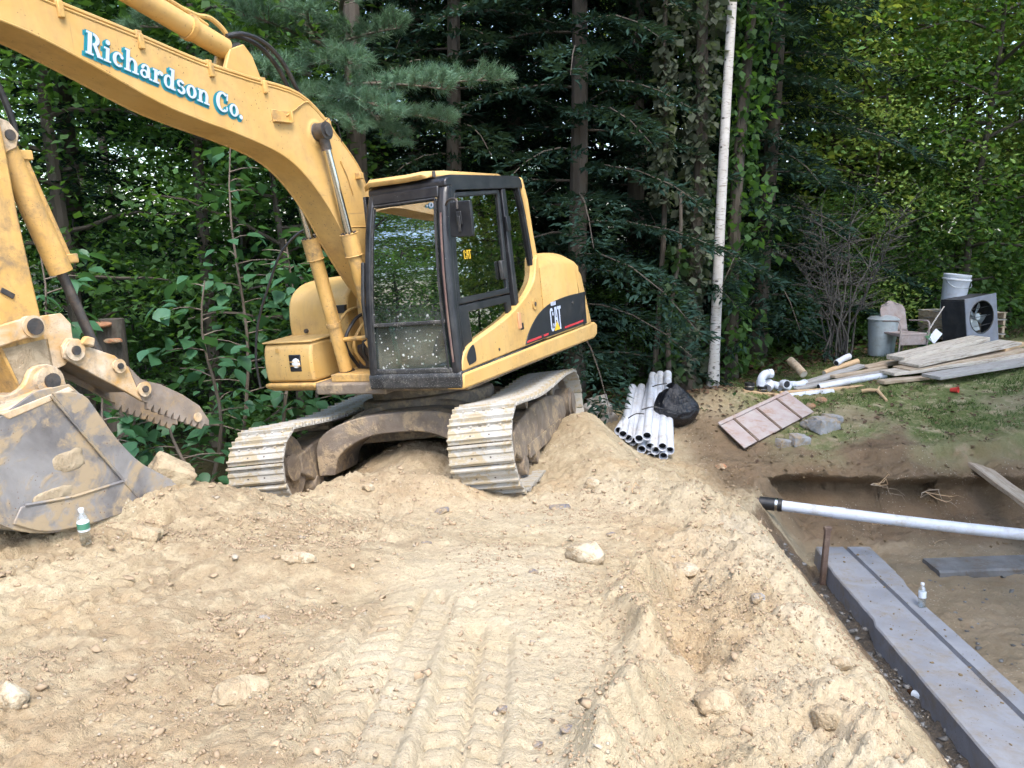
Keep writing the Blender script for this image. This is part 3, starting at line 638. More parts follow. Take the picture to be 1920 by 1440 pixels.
# --- cab ------------------------------------------------------------------
CX = [(1.235, .955), (1.245, 1.15), (1.235, 1.55), (1.20, 1.95), (1.145, 2.30), (1.085, 2.56), (1.03, 2.69)]      # front profile x(z)
def fx(z): return float(np.interp(z, [c[1] for c in CX], [c[0] for c in CX]))
def yl(z): return 1.185 - .05 * max(0, (z - 1.0)) / 1.75         # operator-side wall
def yr(z): return .215 + .10 * max(0, (z - 1.1)) / 1.65         # boom-side wall
cabe = MB()
def bar(mb, pts, r_, sq=1.0, seg=8): mb.tube(pts, r_, seg)
zl = [.99, 1.15, 1.4, 1.7, 2.0, 2.3, 2.5, 2.62, 2.69]
# floor sill
cabe.prism([(1.245, .945), (1.255, 1.06), (1.23, 1.10), (-.4, 1.10), (-.4, .945)], .205, 1.19)
cab = cabe.build('cab', BLKS, EX, .018)
def strip(pts_in, wa, wb, name, mat, parent, thick=.05, bevel=.012):
    """flat bar following points; wa, wb: two offset vectors across"""
    m = MB(); n = len(pts_in); vs = []
    for p in pts_in:
        p = Vector(p); vs += [p, p + wa, p + wa + wb, p + wb]
    fs = [(3, 2, 1, 0), tuple((n - 1) * 4 + i for i in range(4))]
    for i in range(n - 1):
        for k in range(4):
            l = (k + 1) % 4; fs.append((i * 4 + k, i * 4 + l, i * 4 + 4 + l, i * 4 + 4 + k))
    m.add(vs, fs); bm = bmesh.new(); me = m.mesh(name, mat); bm.from_mesh(me); bmesh.ops.recalc_face_normals(bm, faces=bm.faces); bm.to_mesh(me); bm.free()
    me.shade_smooth(); me.set_sharp_from_angle(angle=R(35))
    o = link(name, me, parent)
    if bevel: b_ = o.modifiers.new('Bevel', 'BEVEL'); b_.width = bevel; b_.segments = 2; b_.limit_method = 'ANGLE'
    return o
# corner posts
strip([(fx(z) - .115, yl(z) - .10, z) for z in zl], Vector((.115, 0, 0)), Vector((0, .105, 0)), 'front_post', BLK, cab, bevel=.035)
strip([(fx(z) - .09, yr(z), z) for z in zl], Vector((.095, 0, 0)), Vector((0, .075, 0)), 'front_post', BLK, cab, bevel=.02)
strip([(fx(1.5) - .02, yr(1.5) - .015, 1.42), (fx(1.8) - .0, yr(1.8) - .03, 1.75), (fx(2.1), yr(2.1) - .02, 2.1)], Vector((.03, 0, 0)), Vector((0, .03, 0)), 'rubber_seal', RUB, cab, bevel=.008)
# roof frame and cap
rf = MB(); rf.prism(c2([(1.045, 2.665), (1.03, 2.735), (.93, 2.77)], 3) + [(-.38, 2.785), (-.47, 2.74), (-.47, 2.66)], yr(2.7), yl(2.7)); rfo = rf.build('roof', BLK, cab, .025)
cap = MB(); vsx = []
prof_y = [(.30, 0), (.36, .028), (.55, .030), (.75, .034), (.92, .03), (.99, .0)]
nY = len(prof_y); 
for (x, dz) in ((1.075, -.060), (1.085, -.02), (1.05, .008), (.70, .025), (-.36, .02)):
    for y, up in prof_y: vsx.append((x - (.02 if y < .31 or y > .98 else 0), y, 2.775 + dz * (1 if y < .93 else .2) + up + .006 * math.sin(y * 23)))
fsx = [(i * nY + j, i * nY + j + 1, (i + 1) * nY + j + 1, (i + 1) * nY + j) for i in range(4) for j in range(nY - 1)]
cap.add(vsx, fsx); capo = cap.build('roof_cap', YEL, rfo, 0)
sm = capo.modifiers.new('Solidify', 'SOLIDIFY'); sm.thickness = .02
MB().cyl((1.0, 1.0, 2.76), (1.0, 1.0, 2.81), .016, 8).build('roof_bolt', PINM, rfo)
# yellow rear pillar and rear wall
strip([(-.40, yl(2.72) - .14, 2.775), (-.47, yl(2.5) - .14, 2.55), (-.50, yl(2.2) - .14, 2.2), (-.535, yl(1.9) - .14, 1.93), (-.55, yl(1.9) - .12, 1.70)], Vector((-.075, 0, 0)), Vector((0, .145, 0)), 'rear_pillar', YEL, cab, bevel=.03)
rw = MB(); rw.ring([(.26, 1.1), (1.08, 1.1), (1.05, 2.72), (.32, 2.72)], [(.36, 1.75), (.98, 1.75), (.96, 2.6), (.40, 2.6)], -.50, -.45, axis='x'); rw.build('rear_wall', BLK, cab, .01)
MB().prism([(.36, 1.75), (.98, 1.75), (.96, 2.6), (.40, 2.6)], -.48, -.476, axis='x').build('rear_window', GLS, cab)
rside = MB(); rside.ring([(1.10, 1.1), (-.45, 1.1), (-.45, 2.68), (1.02, 2.68)], [(1.0, 1.62), (-.35, 1.62), (-.35, 2.58), (.93, 2.58)], .235, .262); rside.build('right_wall', BLK, cab, .01)
MB().prism([(1.0, 1.62), (-.35, 1.62), (-.35, 2.58), (.93, 2.58)], .247, .251).build('right_window', GLS, cab)
# front: frames and panes (window bent to the profile)
def front_pane(name, z0, z1, mat, parent, inset=.012, mY=.03, n=10, thick=.006):
    m = MB(); vs = []
    for i in range(n + 1):
        z = z0 + (z1 - z0) * i / n
        for y in (yr(z) + .07 + mY * 0, yl(z) - .095): 
            for dx in (0, -thick): vs.append((fx(z) - inset + dx, y, z))
    fs = []
    for i in range(n):
        a = i * 4; b_ = a + 4
        fs += [(a, a + 2, b_ + 2, b_), (a + 3, a + 1, b_ + 1, b_ + 3), (a + 1, a, b_, b_ + 1), (a + 2, a + 3, b_ + 3, b_ + 2)]
    fs += [(1, 3, 2, 0), (n * 4, n * 4 + 2, n * 4 + 3, n * 4 + 1)]
    m.add(vs, fs); return m.build(name, mat, parent, 0, True, 50)
front_pane('windshield', 1.545, 2.60, GLF, cab); front_pane('lower_windshield', 1.10, 1.515, GLL, cab, .022)
strip([(fx(1.53) - .03, yr(1.53) + .06, 1.515), (fx(1.53) - .03, yl(1.53) - .09, 1.515)], Vector((.026, 0, 0)), Vector((0, 0, .032)), 'window_divider', BLKS, cab, bevel=.006)
strip([(fx(2.62) - .05, yr(2.62) + .05, 2.585), (fx(2.62) - .05, yl(2.62) - .08, 2.585)], Vector((.06, 0, .0)), Vector((-.02, 0, .10)), 'header', BLK, cab, bevel=.012)
strip([(fx(1.1) - .05, yr(1.1) + .05, 1.085), (fx(1.1) - .05, yl(1.1) - .08, 1.085)], Vector((.052, 0, .0)), Vector((0, 0, .045)), 'lower_frame', BLKS, cab, bevel=.01)
wf = MB()
for y_, s_ in ((lambda z: yr(z) + .078, 1), (lambda z: yl(z) - .112, -1)):
    wf.tube([(fx(z) - .004, y_(z), z) for z in np.linspace(1.12, 2.56, 14)], .011, 6)
wf.tube([(fx(2.575) - .0, y, 2.575) for y in np.linspace(yr(2.57) + .08, yl(2.57) - .11, 4)], .011, 6)
wf.build('window_seal', RUB, cab)
# wiper-like pipe marks, grab rail of the front corner (reddish hose strip)
MB().tube([(fx(z) + .004, yl(z) - .05, z) for z in np.linspace(1.18, 2.45, 16)], .010, 6).build('corner_seal', grimy('aged seal', (.10, .055, .05), .6), cab)
# door on the operator's side
yd0 = lambda z: yl(z) - .03
def side(prof, y0, y1): return prof
dr = MB(); d_out = [(1.10, 1.10), (1.125, 1.6), (1.08, 2.10), (.99, 2.52), (.90, 2.655), (.02, 2.685), (-.005, 2.60), (.045, 1.85), (.07, 1.10)]
d_in = [(1.045, 1.60), (1.05, 1.72), (1.01, 2.10), (.925, 2.48), (.86, 2.585), (.09, 2.615), (.075, 2.57), (.125, 1.86), (.14, 1.70)]
Mdoor = Matrix(((1, 0, 0, 0), (0, 1, -.0286, 1.185 + .0286), (0, 0, 1, 0), (0, 0, 0, 1)))
d_mid = [(1.085, 1.655), (1.09, 1.72), (1.045, 2.10), (.96, 2.50), (.885, 2.62), (.06, 2.65), (.045, 2.59), (.09, 1.86), (.105, 1.655)]
dr.ring(d_mid, d_in[:1] and [(1.03, 1.71), (1.035, 1.75), (1.0, 2.09), (.915, 2.475), (.855, 2.575), (.105, 2.605), (.095, 2.57), (.14, 1.87), (.145, 1.71)], -.055, -.012, Mdoor)
door = dr.build('door', BLK, cab, .010)
MB().ring([(1.10, 1.105), (1.092, 1.645), (.105, 1.645), (.09, 1.105)], [(.93, 1.14), (.93, 1.575), (.20, 1.575), (.20, 1.14)], -.055, -.014, Mdoor).build('door_lower_frame', BLK, door, .01)
MB().prism([(1.03, 1.71), (1.035, 1.75), (1.0, 2.09), (.915, 2.475), (.855, 2.575), (.105, 2.605), (.095, 2.57), (.14, 1.87), (.145, 1.71)], -.036, -.031, Mdoor).build('door_window', GLS, door, smooth=False)
MB().prism([(.93, 1.14), (.93, 1.575), (.20, 1.575), (.20, 1.14)], -.036, -.031, Mdoor).build('door_lower_window', GLS, door, smooth=False)
fr_ = MB(); fr_.ring([(1.135, 1.10), (1.16, 1.6), (1.11, 2.12), (1.03, 2.54), (.93, 2.715), (-.36, 2.735), (-.44, 2.4), (-.52, 1.66), (-.52, 1.10)],
                    [(1.10, 1.11), (1.105, 1.6), (1.06, 2.10), (.975, 2.51), (.893, 2.635), (-.335, 2.665), (-.40, 2.4), (-.47, 1.70), (-.47, 1.11)], -.075, 0, Mdoor)
fr_.build('door_frame', BLK, cab, .012)
MB().prism([(.035, 1.10), (.005, 2.66), (-.075, 2.665), (-.045, 1.10)], -.07, -.004, Mdoor).build('center_post', BLK, cab, .012)
MB().prism([(-.085, 2.64), (-.335, 2.64), (-.40, 2.38), (-.465, 1.73), (-.30, 1.64), (-.06, 1.58)], -.036, -.031, Mdoor).build('rear_side_window', GLS, cab, smooth=False)
for z in (1.35, 2.32): MB().box(-.045, .035, -.008, .02, z - .07, z + .07, Mdoor).build('hinge', BLK, door, .006)
MB().box(.16, .24, -.03, .012, 1.80, 1.98, Mdoor).build('handle', RUB, door, .01)
lt = MB(); ox = Mdoor @ Vector((.86, -.0295, 2.035)); flat(lt, [[(a * .15, b * .115) for a, b in p] for p in CATP], ox, Vector((-1, 0, 0)), Vector((0, -.0286, 1)), Vector((0, 1, 0)), .001); lt.build('window_sticker', YELDEC, door, smooth=False)
# mirror on its arm
mi = MB(); mi.prism(c2([(1.20, 2.235), (1.38, 2.225), (1.41, 2.25), (1.415, 2.49), (1.39, 2.52), (1.24, 2.525), (1.215, 2.50), (1.19, 2.27), (1.20, 2.235)], 2)[:-1], 1.12, 1.16, axis='x'); mi.build('mirror', BLK, cab, .014)
MB().tube(catmull([(1.07, 1.12, 2.50), (1.12, 1.19, 2.545), (1.15, 1.28, 2.54), (1.165, 1.29, 2.46)], 5), .010, 7).build('mirror_arm', PINM, cab)
mb_ = MB(); mb_.box(1.158, 1.172, 1.275, 1.325, 2.33, 2.44); mb_.box(1.170, 1.180, 1.287, 1.313, 2.27, 2.40); mb_.build('mirror_bracket', RUB, cab, .004)
# interior
si = MB(); si.prism(c2([(.45, 1.42), (.50, 1.50), (.45, 1.56), (.05, 1.54)], 3) + [(-.05, 1.50), (-.05, 1.40)], .46, .94); si.build('seat', SEATM, cab, .03)
sb = MB(); sb.prism([(.05, 1.50), (-.10, 2.14), (-.16, 2.22), (-.24, 2.16), (-.12, 1.48)], .47, .93); sb.build('seat_back', SEATM, cab, .04)
MB().prism([(-.14, 2.22), (-.17, 2.40), (-.26, 2.40), (-.24, 2.22)], .58, .82).build('headrest', SEATM, cab, .03)
for y0 in (.30, .97):
    MB().box(.05, .62, y0, y0 + .14, 1.15, 1.62).build('console', NAVY, cab, .02); MB().tube([(.52, y0 + .07, 1.62), (.55, y0 + .07, 1.76), (.56, y0 + .07, 1.84)], [.014, .016, .026], 8).build('control_lever', RUB, cab)
MB().box(-.42, 1.2, .24, 1.1, 1.10, 1.125).build('floor_mat', RUB, cab)
MB().tube(catmull([(.95, .36, 1.12), (1.02, .36, 1.5), (1.08, .33, 1.9)], 4), .022, 8).build('monitor_arm', TEALP, cab)
mo = MB(); mo.box(-.05, .03, -.075, .075, -.13, .13, Matrix.Translation((1.0, .50, 1.72)) @ Matrix.Rotation(R(-28), 4, 'X')); mo.build('monitor', TEALP, cab, .025)
for k in (0, 1): MB().tube([(.9, .58 + .17 * k, 1.12), (.92, .58 + .17 * k, 1.45)], .012, 6).build('travel_lever', RUB, cab)

# --- boom, cylinders ------------------------------------------------------
B0, B1 = -.24, .06
btop = c2([(.02, 1.62), (.22, 2.02), (.46, 2.45), (.70, 2.80), (.80, 3.00), (1.12, 3.31), (1.47, 3.535), (2.04, 3.60), (2.54, 3.66), (3.09, 3.765), (3.61, 3.855), (4.2, 3.965), (4.55, 3.99)], 4)
bbot = c2([(4.66, 3.86), (4.50, 3.76), (4.25, 3.745), (3.87, 3.675), (3.47, 3.54), (2.97, 3.35), (2.60, 3.255), (2.25, 3.18), (1.82, 3.055), (1.54, 2.88), (1.28, 2.59), (1.05, 2.22), (.78, 1.86), (.40, 1.40), (.22, 1.32), (.06, 1.42)], 4)
bm_ = MB(); bm_.prism(btop + bbot, B0, B1); boom = bm_.build('boom', YEL, EX, .012, angle=30)
# raised edges of the side plates
ed = MB()
for yy in (B1 - .012, B0 - .008):
    for L_ in (btop[8:], bbot[:-12]):
        ed.tube([(x, yy + .010, z) for x, z in L_], .009, 6)
ed.build('weld_edge', YEL, boom)
for k, (yy, dz) in enumerate(((.045, .030), (.005, .036), (-.11, .030), (-.19, .034))):
    pp = [(x, yy, z + dz) for x, z in btop[20:]]
    MB().tube([(.72, yy, 2.86)] + pp, .015, 7).build('hydraulic_pipe', YEL, boom)
for x in (1.15, 1.9, 2.45, 3.05, 3.62):
    z = float(np.interp(x, [p[0] for p in btop], [p[1] for p in btop]))
    c = MB(); c.box(x - .025, x + .025, -.20, .068, z - .005, z + .056); c.box(x - .02, x + .02, .058, .085, z - .07, z + .03); c.build('pipe_clamp', YELD, boom, .006)
bk = MB(); bk.box(1.64, 1.86, .058, .07, 3.31, 3.40); bk.box(1.64, 1.66, .058, .10, 3.31, 3.40); bk.box(1.66, 1.86, .058, .10, 3.30, 3.312); bk.build('lamp_bracket', YELD, boom, .003)
MB().tube(catmull([(1.70, .075, 3.36), (1.58, .072, 3.42), (1.45, .07, 3.49), (1.38, .068, 3.50)], 5), .006, 5).build('cable', YELD, boom)
MB().tube([(x, .068, z) for x, z in ((1.05, 3.02), (.98, 2.88), (.93, 2.72))], .006, 5).build('cable', YELD, boom)
MB().box(.80, .86, .058, .12, 2.86, 2.92).build('pipe_clamp', YELD, boom, .008)
MB().tube([(x, .0601, z) for x, z in ((1.16, 2.40), (1.0, 2.43), (.62, 2.42))], .006, 5).build('weld_seam', YELD, boom)
MB().cyl((1.34, B1, 3.24), (1.34, B1 + .02, 3.24), .14, 28, .10).build('pin_boss', YEL, boom, 0)
def cylinder(y, parent):
    P0 = Vector((1.34, y, 3.25)); P1 = Vector((.90, y, 1.02)); d = (P1 - P0).normalized()
    G = P0 + d * .93
    rod = MB(); rod.cyl(P0 + d * .08, G + d * .1, .036, 18); rodo = rod.build('cylinder_rod', CHROME, EX)
    e = MB(); e.cyl((P0.x, y - .055, P0.z), (P0.x, y + .055, P0.z), .072, 24); e.cyl(P0, P0 + d * .16, .046, 14); e.build('rod_eye', PINM, rodo, .006)
    MB().cyl((P0.x, y - .085, P0.z), (P0.x, y + .075, P0.z), .045, 18).build('pin', PINM, rodo, .004)
    bq = MB(); bq.cyl(G, P1 - d * .06, .064, 24); ba = bq.build('cylinder_barrel', YELD, EX)
    g = MB(); g.cyl(G - d * .03, G + d * .17, .079, 24); g.build('cylinder_gland', YELD, ba, .006)
    for a in range(8):
        t = 2 * math.pi * a / 8; s_ = Vector((0, 1, 0)) * math.cos(t) * .062 + d.cross(Vector((0, 1, 0))) * math.sin(t) * .062
        MB().cyl(G - d * .045 + s_, G - d * .028 + s_, .010, 6).build('bolt', PINM, ba)
    f_ = MB(); f_.cyl((P1.x, y - .05, P1.z), (P1.x, y + .05, P1.z), .075, 20); f_.cyl(P1 - d * .1, P1, .05, 12); f_.build('barrel_eye', PINM, ba, .006)
    pr = d.cross(Vector((0, 1, 0))).normalized()
    MB().tube([G + d * .12 - pr * .085, G + d * .4 - pr * .088, P1 - d * .35 - pr * .088, P1 - d * .25 - pr * .06], .014, 7).build('cylinder_pipe', YELD, ba)
    cl_ = MB(); cl_.cyl(P1 - d * .55, P1 - d * .51, .073, 20); cl_.build('cylinder_strap', YELD, ba)
cylinder(.135, EX); cylinder(-.315, EX)
MB().tube([(1.36, .14, 3.30), (1.30, .2, 3.36), (1.22, .22, 3.30), (1.17, .2, 3.16)], .004, 5).build('grease_line', RUB, boom)
# stick cylinder over the boom, bracket and hoses
br = MB(); br.prism([(1.80, 3.56), (2.25, 3.62), (2.14, 3.84), (1.98, 3.90), (1.90, 3.82)], -.17, -.13); br.prism([(1.80, 3.56), (2.25, 3.62), (2.14, 3.84), (1.98, 3.90), (1.90, 3.82)], -.05, -.01); br.build('cylinder_bracket', YEL, boom, .008)
S0 = Vector((2.02, -.09, 3.83)); S1 = Vector((4.62, -.09, 4.62)); dS = (S1 - S0).normalized()
sc_ = MB(); sc_.cyl(S0 + dS * .10, S0 + dS * 1.75, .082, 26); sco = sc_.build('stick_cylinder', YEL, EX)
e = MB(); e.cyl((S0.x, -.15, S0.z), (S0.x, -.03, S0.z), .075, 20); e.cyl(S0, S0 + dS * .14, .06, 14); e.build('barrel_eye', PINM, sco, .006)
MB().cyl(S0 + dS * 1.7, S1, .045, 16).build('cylinder_rod', CHROME, sco)
up = Vector((-dS.z, 0, dS.x))
MB().tube([S0 + dS * .28 + up * .10, S0 + dS * .5 + up * .115, S0 + dS * 1.6 + up * .115], .017, 8).build('hydraulic_pipe', YEL, sco)
MB().tube(catmull([S0 + dS * .5 + up * .115, S0 + dS * .38 + up * .13, S0 + dS * .26 + up * .17, S0 + dS * .14 + up * .15, S0 + dS * .06 + up * .10], 5), .02, 8).build('pipe_elbow', YEL, sco)
c = MB(); c.cyl(S0 + dS * .42, S0 + dS * .47, .095, 20); c.build('cylinder_strap', YELD, sco)
for k, oy in enumerate((.0, -.08)):
    MB().tube(catmull([(2.10, -.06 + oy, 3.95), (1.92, -.04 + oy, 3.99), (1.70, -.02 + oy, 3.94), (1.52, -.02 + oy, 3.80), (1.38, -.03 + oy, 3.60), (1.30, -.03 + oy, 3.50)], 6), .019, 8).build('hydraulic_hose', RUB, boom)
# lettering on the boom
def glyphs(g):
    def r_(x0, x1, y0, y1): return rect(x0 - g, x1 + g, y0 - g, y1 + g)
    def a_(cx, cy, ro, so, ri, si, t0=0, t1=360, n=14):
        if t1 - t0 < 360: t0 -= g * 120; t1 += g * 120
        return arc(cx, cy, ro + g, so + g, max(ri - g, .004), max(si - g, .004), t0, t1, n)
    def d_(cx, cy, r): return disc(cx, cy, r + g)
    def q_(p):
        cx = sum(a for a, b in p) / len(p); cy = sum(b for a, b in p) / len(p)
        return [(a + g * (1.3 if a > cx else -1.3), b + g * (1 if b > cy else -1)) for a, b in p]
    G = {}
    G['R'] = ([r_(.06, .21, 0, .72), r_(0, .28, 0, .06), r_(0, .21, .66, .72)] + a_(.23, .52, .24, .20, .10, .125, -90, 90) + [q_([(.25, .33), (.38, .36), (.55, .0), (.41, .0)]), r_(.40, .60, 0, .06)], .62)
    G['i'] = ([r_(.07, .20, 0, .46), r_(0, .27, 0, .06), r_(0, .2, .40, .46)] + d_(.135, .63, .08), .30)
    G['c'] = (a_(.22, .23, .22, .24, .085, .175, 50, 312) + d_(.34, .345, .06), .43)
    G['h'] = ([r_(.06, .19, 0, .72), r_(0, .25, 0, .06), r_(0, .19, .66, .72), r_(.36, .49, 0, .28), r_(.30, .55, 0, .06)] + a_(.28, .26, .21, .22, .08, .15, 0, 165), .58)
    G['n'] = ([r_(.06, .19, 0, .46), r_(0, .25, 0, .06), r_(0, .19, .40, .46), r_(.36, .49, 0, .28), r_(.30, .55, 0, .06)] + a_(.28, .26, .21, .22, .08, .15, 0, 165), .58)
    G['a'] = (a_(.17, .14, .17, .15, .07, .085) + [r_(.26, .39, .04, .32), r_(.36, .47, 0, .06)] + a_(.21, .31, .18, .16, .06, .10, 0, 165) + d_(.08, .33, .055), .49)
    G['r'] = ([r_(.06, .19, 0, .46), r_(0, .27, 0, .06), r_(0, .19, .40, .46)] + a_(.30, .27, .14, .20, .05, .12, 60, 170) + d_(.35, .38, .07), .43)
    G['d'] = (a_(.20, .23, .20, .24, .08, .17) + [r_(.30, .43, 0, .72), r_(.23, .43, .66, .72), r_(.43, .50, 0, .06)], .53)
    G['s'] = (a_(.18, .34, .17, .14, .06, .06, 20, 260) + a_(.20, .13, .18, .15, .06, .07, -165, 90), .41)
    G['o'] = (a_(.23, .23, .23, .24, .09, .17), .49)
    G['C'] = (a_(.33, .36, .33, .38, .16, .30, 52, 308) + [r_(.50, .57, .46, .72), r_(.50, .57, .08, .22)], .64)
    G['.'] = (d_(.09, .08, .085), .2); G[' '] = ([], .24)
    return G
def sign(txt, org, ux, uz, scale, g, lift, name, mat, parent, shift=(0, 0)):
    G = glyphs(g); x = 0
    for ch in txt:
        P, adv = G[ch]; m = MB(); flat(m, [[((a + x + shift[0]) * scale, (b + shift[1]) * scale) for a, b in p] for p in P], org, ux, uz, Vector((0, 1, 0)), lift); x += adv + .015
        if P: m.build(name, mat, parent, smooth=False)
TXT = 'Richardson Co.'; _w = sum(glyphs(0)[c][1] + .015 for c in TXT)
T0 = Vector((3.50, B1, 3.60)); T1 = Vector((2.20, B1, 3.285)); ux = (T1 - T0).normalized(); uz = Vector((-ux.z, 0, ux.x)); uz = uz if uz.z > 0 else -uz
sc0 = (T1 - T0).length / _w
sign(TXT, T0, ux, uz, sc0, .055, .0015, 'letter_shadow', TEALD, boom, (-.03, -.055)); sign(TXT, T0, ux, uz, sc0, .035, .007, 'letter_shadow', TEALD, boom)
sign(TXT, T0, ux, uz, sc0, .0, .014, 'letter', WHITEP, boom)

# --- stick, thumb, bucket -------------------------------------------------
sk_ = MB(); sk_.prism(c2([(4.09, 1.56), (4.10, 1.75), (4.11, 2.0), (4.125, 2.6), (4.12, 3.1), (4.16, 3.7), (4.30, 4.25), (4.50, 4.66)], 3) + [(4.68, 4.68), (4.76, 4.4), (4.80, 3.9), (4.72, 3.5), (4.60, 2.8), (4.46, 2.1), (4.37, 1.75), (4.31, 1.54), (4.20, 1.50)], -.215, .035)
stick = sk_.build('stick', YELD, EX, .012)
MB().cyl((4.56, -.28, 3.87), (4.56, .10, 3.87), .085, 20).build('pin', PINM, stick, .01)
mdp = MB(); mdp.prism([(4.10, 1.58), (4.10, 1.86), (4.38, 1.84), (4.31, 1.56), (4.20, 1.52)], .034, .040); mdp.build('mud_film', MUD, stick)
MB().box(4.25, 4.33, .034, .045, 2.14, 2.17, Matrix.Translation((4.29, 0, 2.15)) @ Matrix.Rotation(R(-35), 4, 'Y') @ Matrix.Translation((-4.29, 0, -2.15))).build('decal_scrap', PINM, stick)
MB().cyl((4.21, -.26, 1.945), (4.21, .12, 1.945), .045, 20).build('pin', PINM, stick, .005); c = MB(); c.cyl((4.21, .05, 1.945), (4.21, .105, 1.945), .062, 22); c.build('pin_collar', YELM, stick, .005)
lk = MB()
for y0 in (.05, -.27): lk.prism([(4.17, 1.98), (4.25, 2.0), (4.78, 1.92), (4.86, 1.86), (4.80, 1.80), (4.24, 1.885), (4.18, 1.90)], y0, y0 + .035)
lk.build('bucket_link', YELM, EX, .008)
cl = MB(); cl.prism([(4.78, 1.92), (4.86, 1.84), (4.60, 1.45), (4.50, 1.46), (4.50, 1.53)], -.16, -.02); cl.build('bucket_link', YELM, EX, .01)
# thumb cylinder
T0 = Vector((4.06, -.09, 3.06)); T1 = Vector((3.69, -.09, 1.70)); dT = (T1 - T0).normalized()
tcb = MB(); tcb.cyl(T0 + dT * .06, T0 + dT * .84, .072, 22); tco = tcb.build('thumb_cylinder', YELD, EX)
MB().cyl(T0 + dT * .82, T1, .032, 14).build('cylinder_rod', PINM, tco)
prp = Vector((-dT.z, 0, dT.x)); prp = prp if prp.x < 0 else -prp
MB().tube([T0 + dT * .12 + prp * .09, T0 + dT * .80 + prp * .09], .02, 8).build('hydraulic_pipe', YELD, tco)
for s_ in (.12, .78): MB().box(-.05, .05, -.03, .03, -.03, .03, Matrix.Translation(T0 + dT * s_ + prp * .09)).build('port_block', YELD, tco, .008)
tl = MB(); tl.prism([(4.13, 3.18), (4.13, 2.95), (4.02, 3.0), (3.99, 3.08), (4.04, 3.15)], -.17, -.14); tl.prism([(4.13, 3.18), (4.13, 2.95), (4.02, 3.0), (3.99, 3.08), (4.04, 3.15)], -.04, -.01); tl.build('cylinder_lug', YELM, stick, .006)
MB().cyl((4.05, -.18, 3.07), (4.05, .0, 3.07), .032, 16).build('pin', PINM, stick)
MB().tube(catmull([(4.0, -.09, 2.98), (3.98, -.06, 3.12), (4.04, -.04, 3.35), (4.16, -.03, 3.62)], 6), .02, 8).build('hydraulic_hose', RUB, stick)
tbk = MB(); tbk.prism([(4.12, 2.0), (3.98, 2.0), (3.93, 1.93), (3.94, 1.76), (4.02, 1.68), (4.12, 1.66)], .0, .04); tbk.prism([(4.12, 2.0), (3.98, 2.0), (3.93, 1.93), (3.94, 1.76), (4.02, 1.68), (4.12, 1.66)], -.22, -.18); tbk.build('thumb_bracket', YELM, stick, .006)
th_top = [(4.045, 1.80), (4.0, 1.845), (3.93, 1.83), (3.86, 1.765), (3.70, 1.685), (3.62, 1.60), (3.545, 1.50), (3.50, 1.475), (3.40, 1.435), (3.23, 1.325), (3.10, 1.215), (3.035, 1.09), (3.045, 1.055)]
teeth = []
p0 = Vector((3.085, 1.075)); p1 = Vector((3.53, 1.335)); nT = 9; dv = (p1 - p0); nv = Vector((dv.y, -dv.x)).normalized() * .042
for k in range(nT):
    a = p0 + dv * (k / nT); b_ = p0 + dv * ((k + .25) / nT); c_ = p0 + dv * ((k + .7) / nT); d_ = p0 + dv * ((k + .95) / nT)
    teeth += [tuple(a), tuple(b_ + nv), tuple(c_ + nv), tuple(d_)]
th_bot = [(3.56, 1.35), (3.67, 1.44), (3.86, 1.58), (4.0, 1.69), (4.045, 1.73)]
THUMBM = grimy('worn thumb steel', (.20, .16, .13), .6, .2, (.36, .26, .15), .7, .5, 6, (.08, .06, .05), .5, .2)
thm = MB(); thm.prism(th_top[:8] + [(3.45, 1.42), (3.50, 1.36)] + th_bot, .055, .085); tho = thm.build('thumb', YELM, EX, .005)
thm = MB(); thm.prism(th_top[5:] + teeth + th_bot[:1], .059, .092); thm.build('tooth_plate', THUMBM, tho, .005)
thm = MB(); thm.prism(th_top[5:] + teeth + th_bot[:2], -.265, -.235); thm.build('tooth_plate', THUMBM, tho, .005)
thm = MB(); thm.prism([(4.045, 1.80), (4.0, 1.845), (3.93, 1.83), (3.86, 1.765), (3.70, 1.685), (3.55, 1.50), (3.56, 1.35), (3.67, 1.44), (3.86, 1.58), (4.045, 1.73)], -.265, -.235); thm.build('side_plate', THUMBM, tho, .005)
thm = MB(); thm.prism([(4.02, 1.80), (3.86, 1.74), (3.70, 1.64), (3.60, 1.50), (3.60, 1.42), (3.72, 1.52), (3.88, 1.64), (4.02, 1.74)], -.236, .056); thm.build('cross_plate', THUMBM, tho, .004)
for (x, z, r_) in ((3.985, 1.765, .058), (3.70, 1.615, .04), (3.545, 1.43, .045)):
    c = MB(); c.cyl((x, .08, z), (x, .115, z), r_, 22); c.build('pin_collar', YELM, tho, .006); MB().cyl((x, .11, z), (x, .128, z), r_ * .5, 14).build('pin', PINM, tho)
MB().cyl((3.14, .08, 1.14), (3.14, .105, 1.14), .03, 14).build('bolt', YELM, tho, .005)
tz = MB(); tz.prism([(3.95, 1.80), (3.90, 1.845), (3.84, 1.82), (3.86, 1.765)], .085, .125); tz.build('grease_block', YELM, tho, .012)
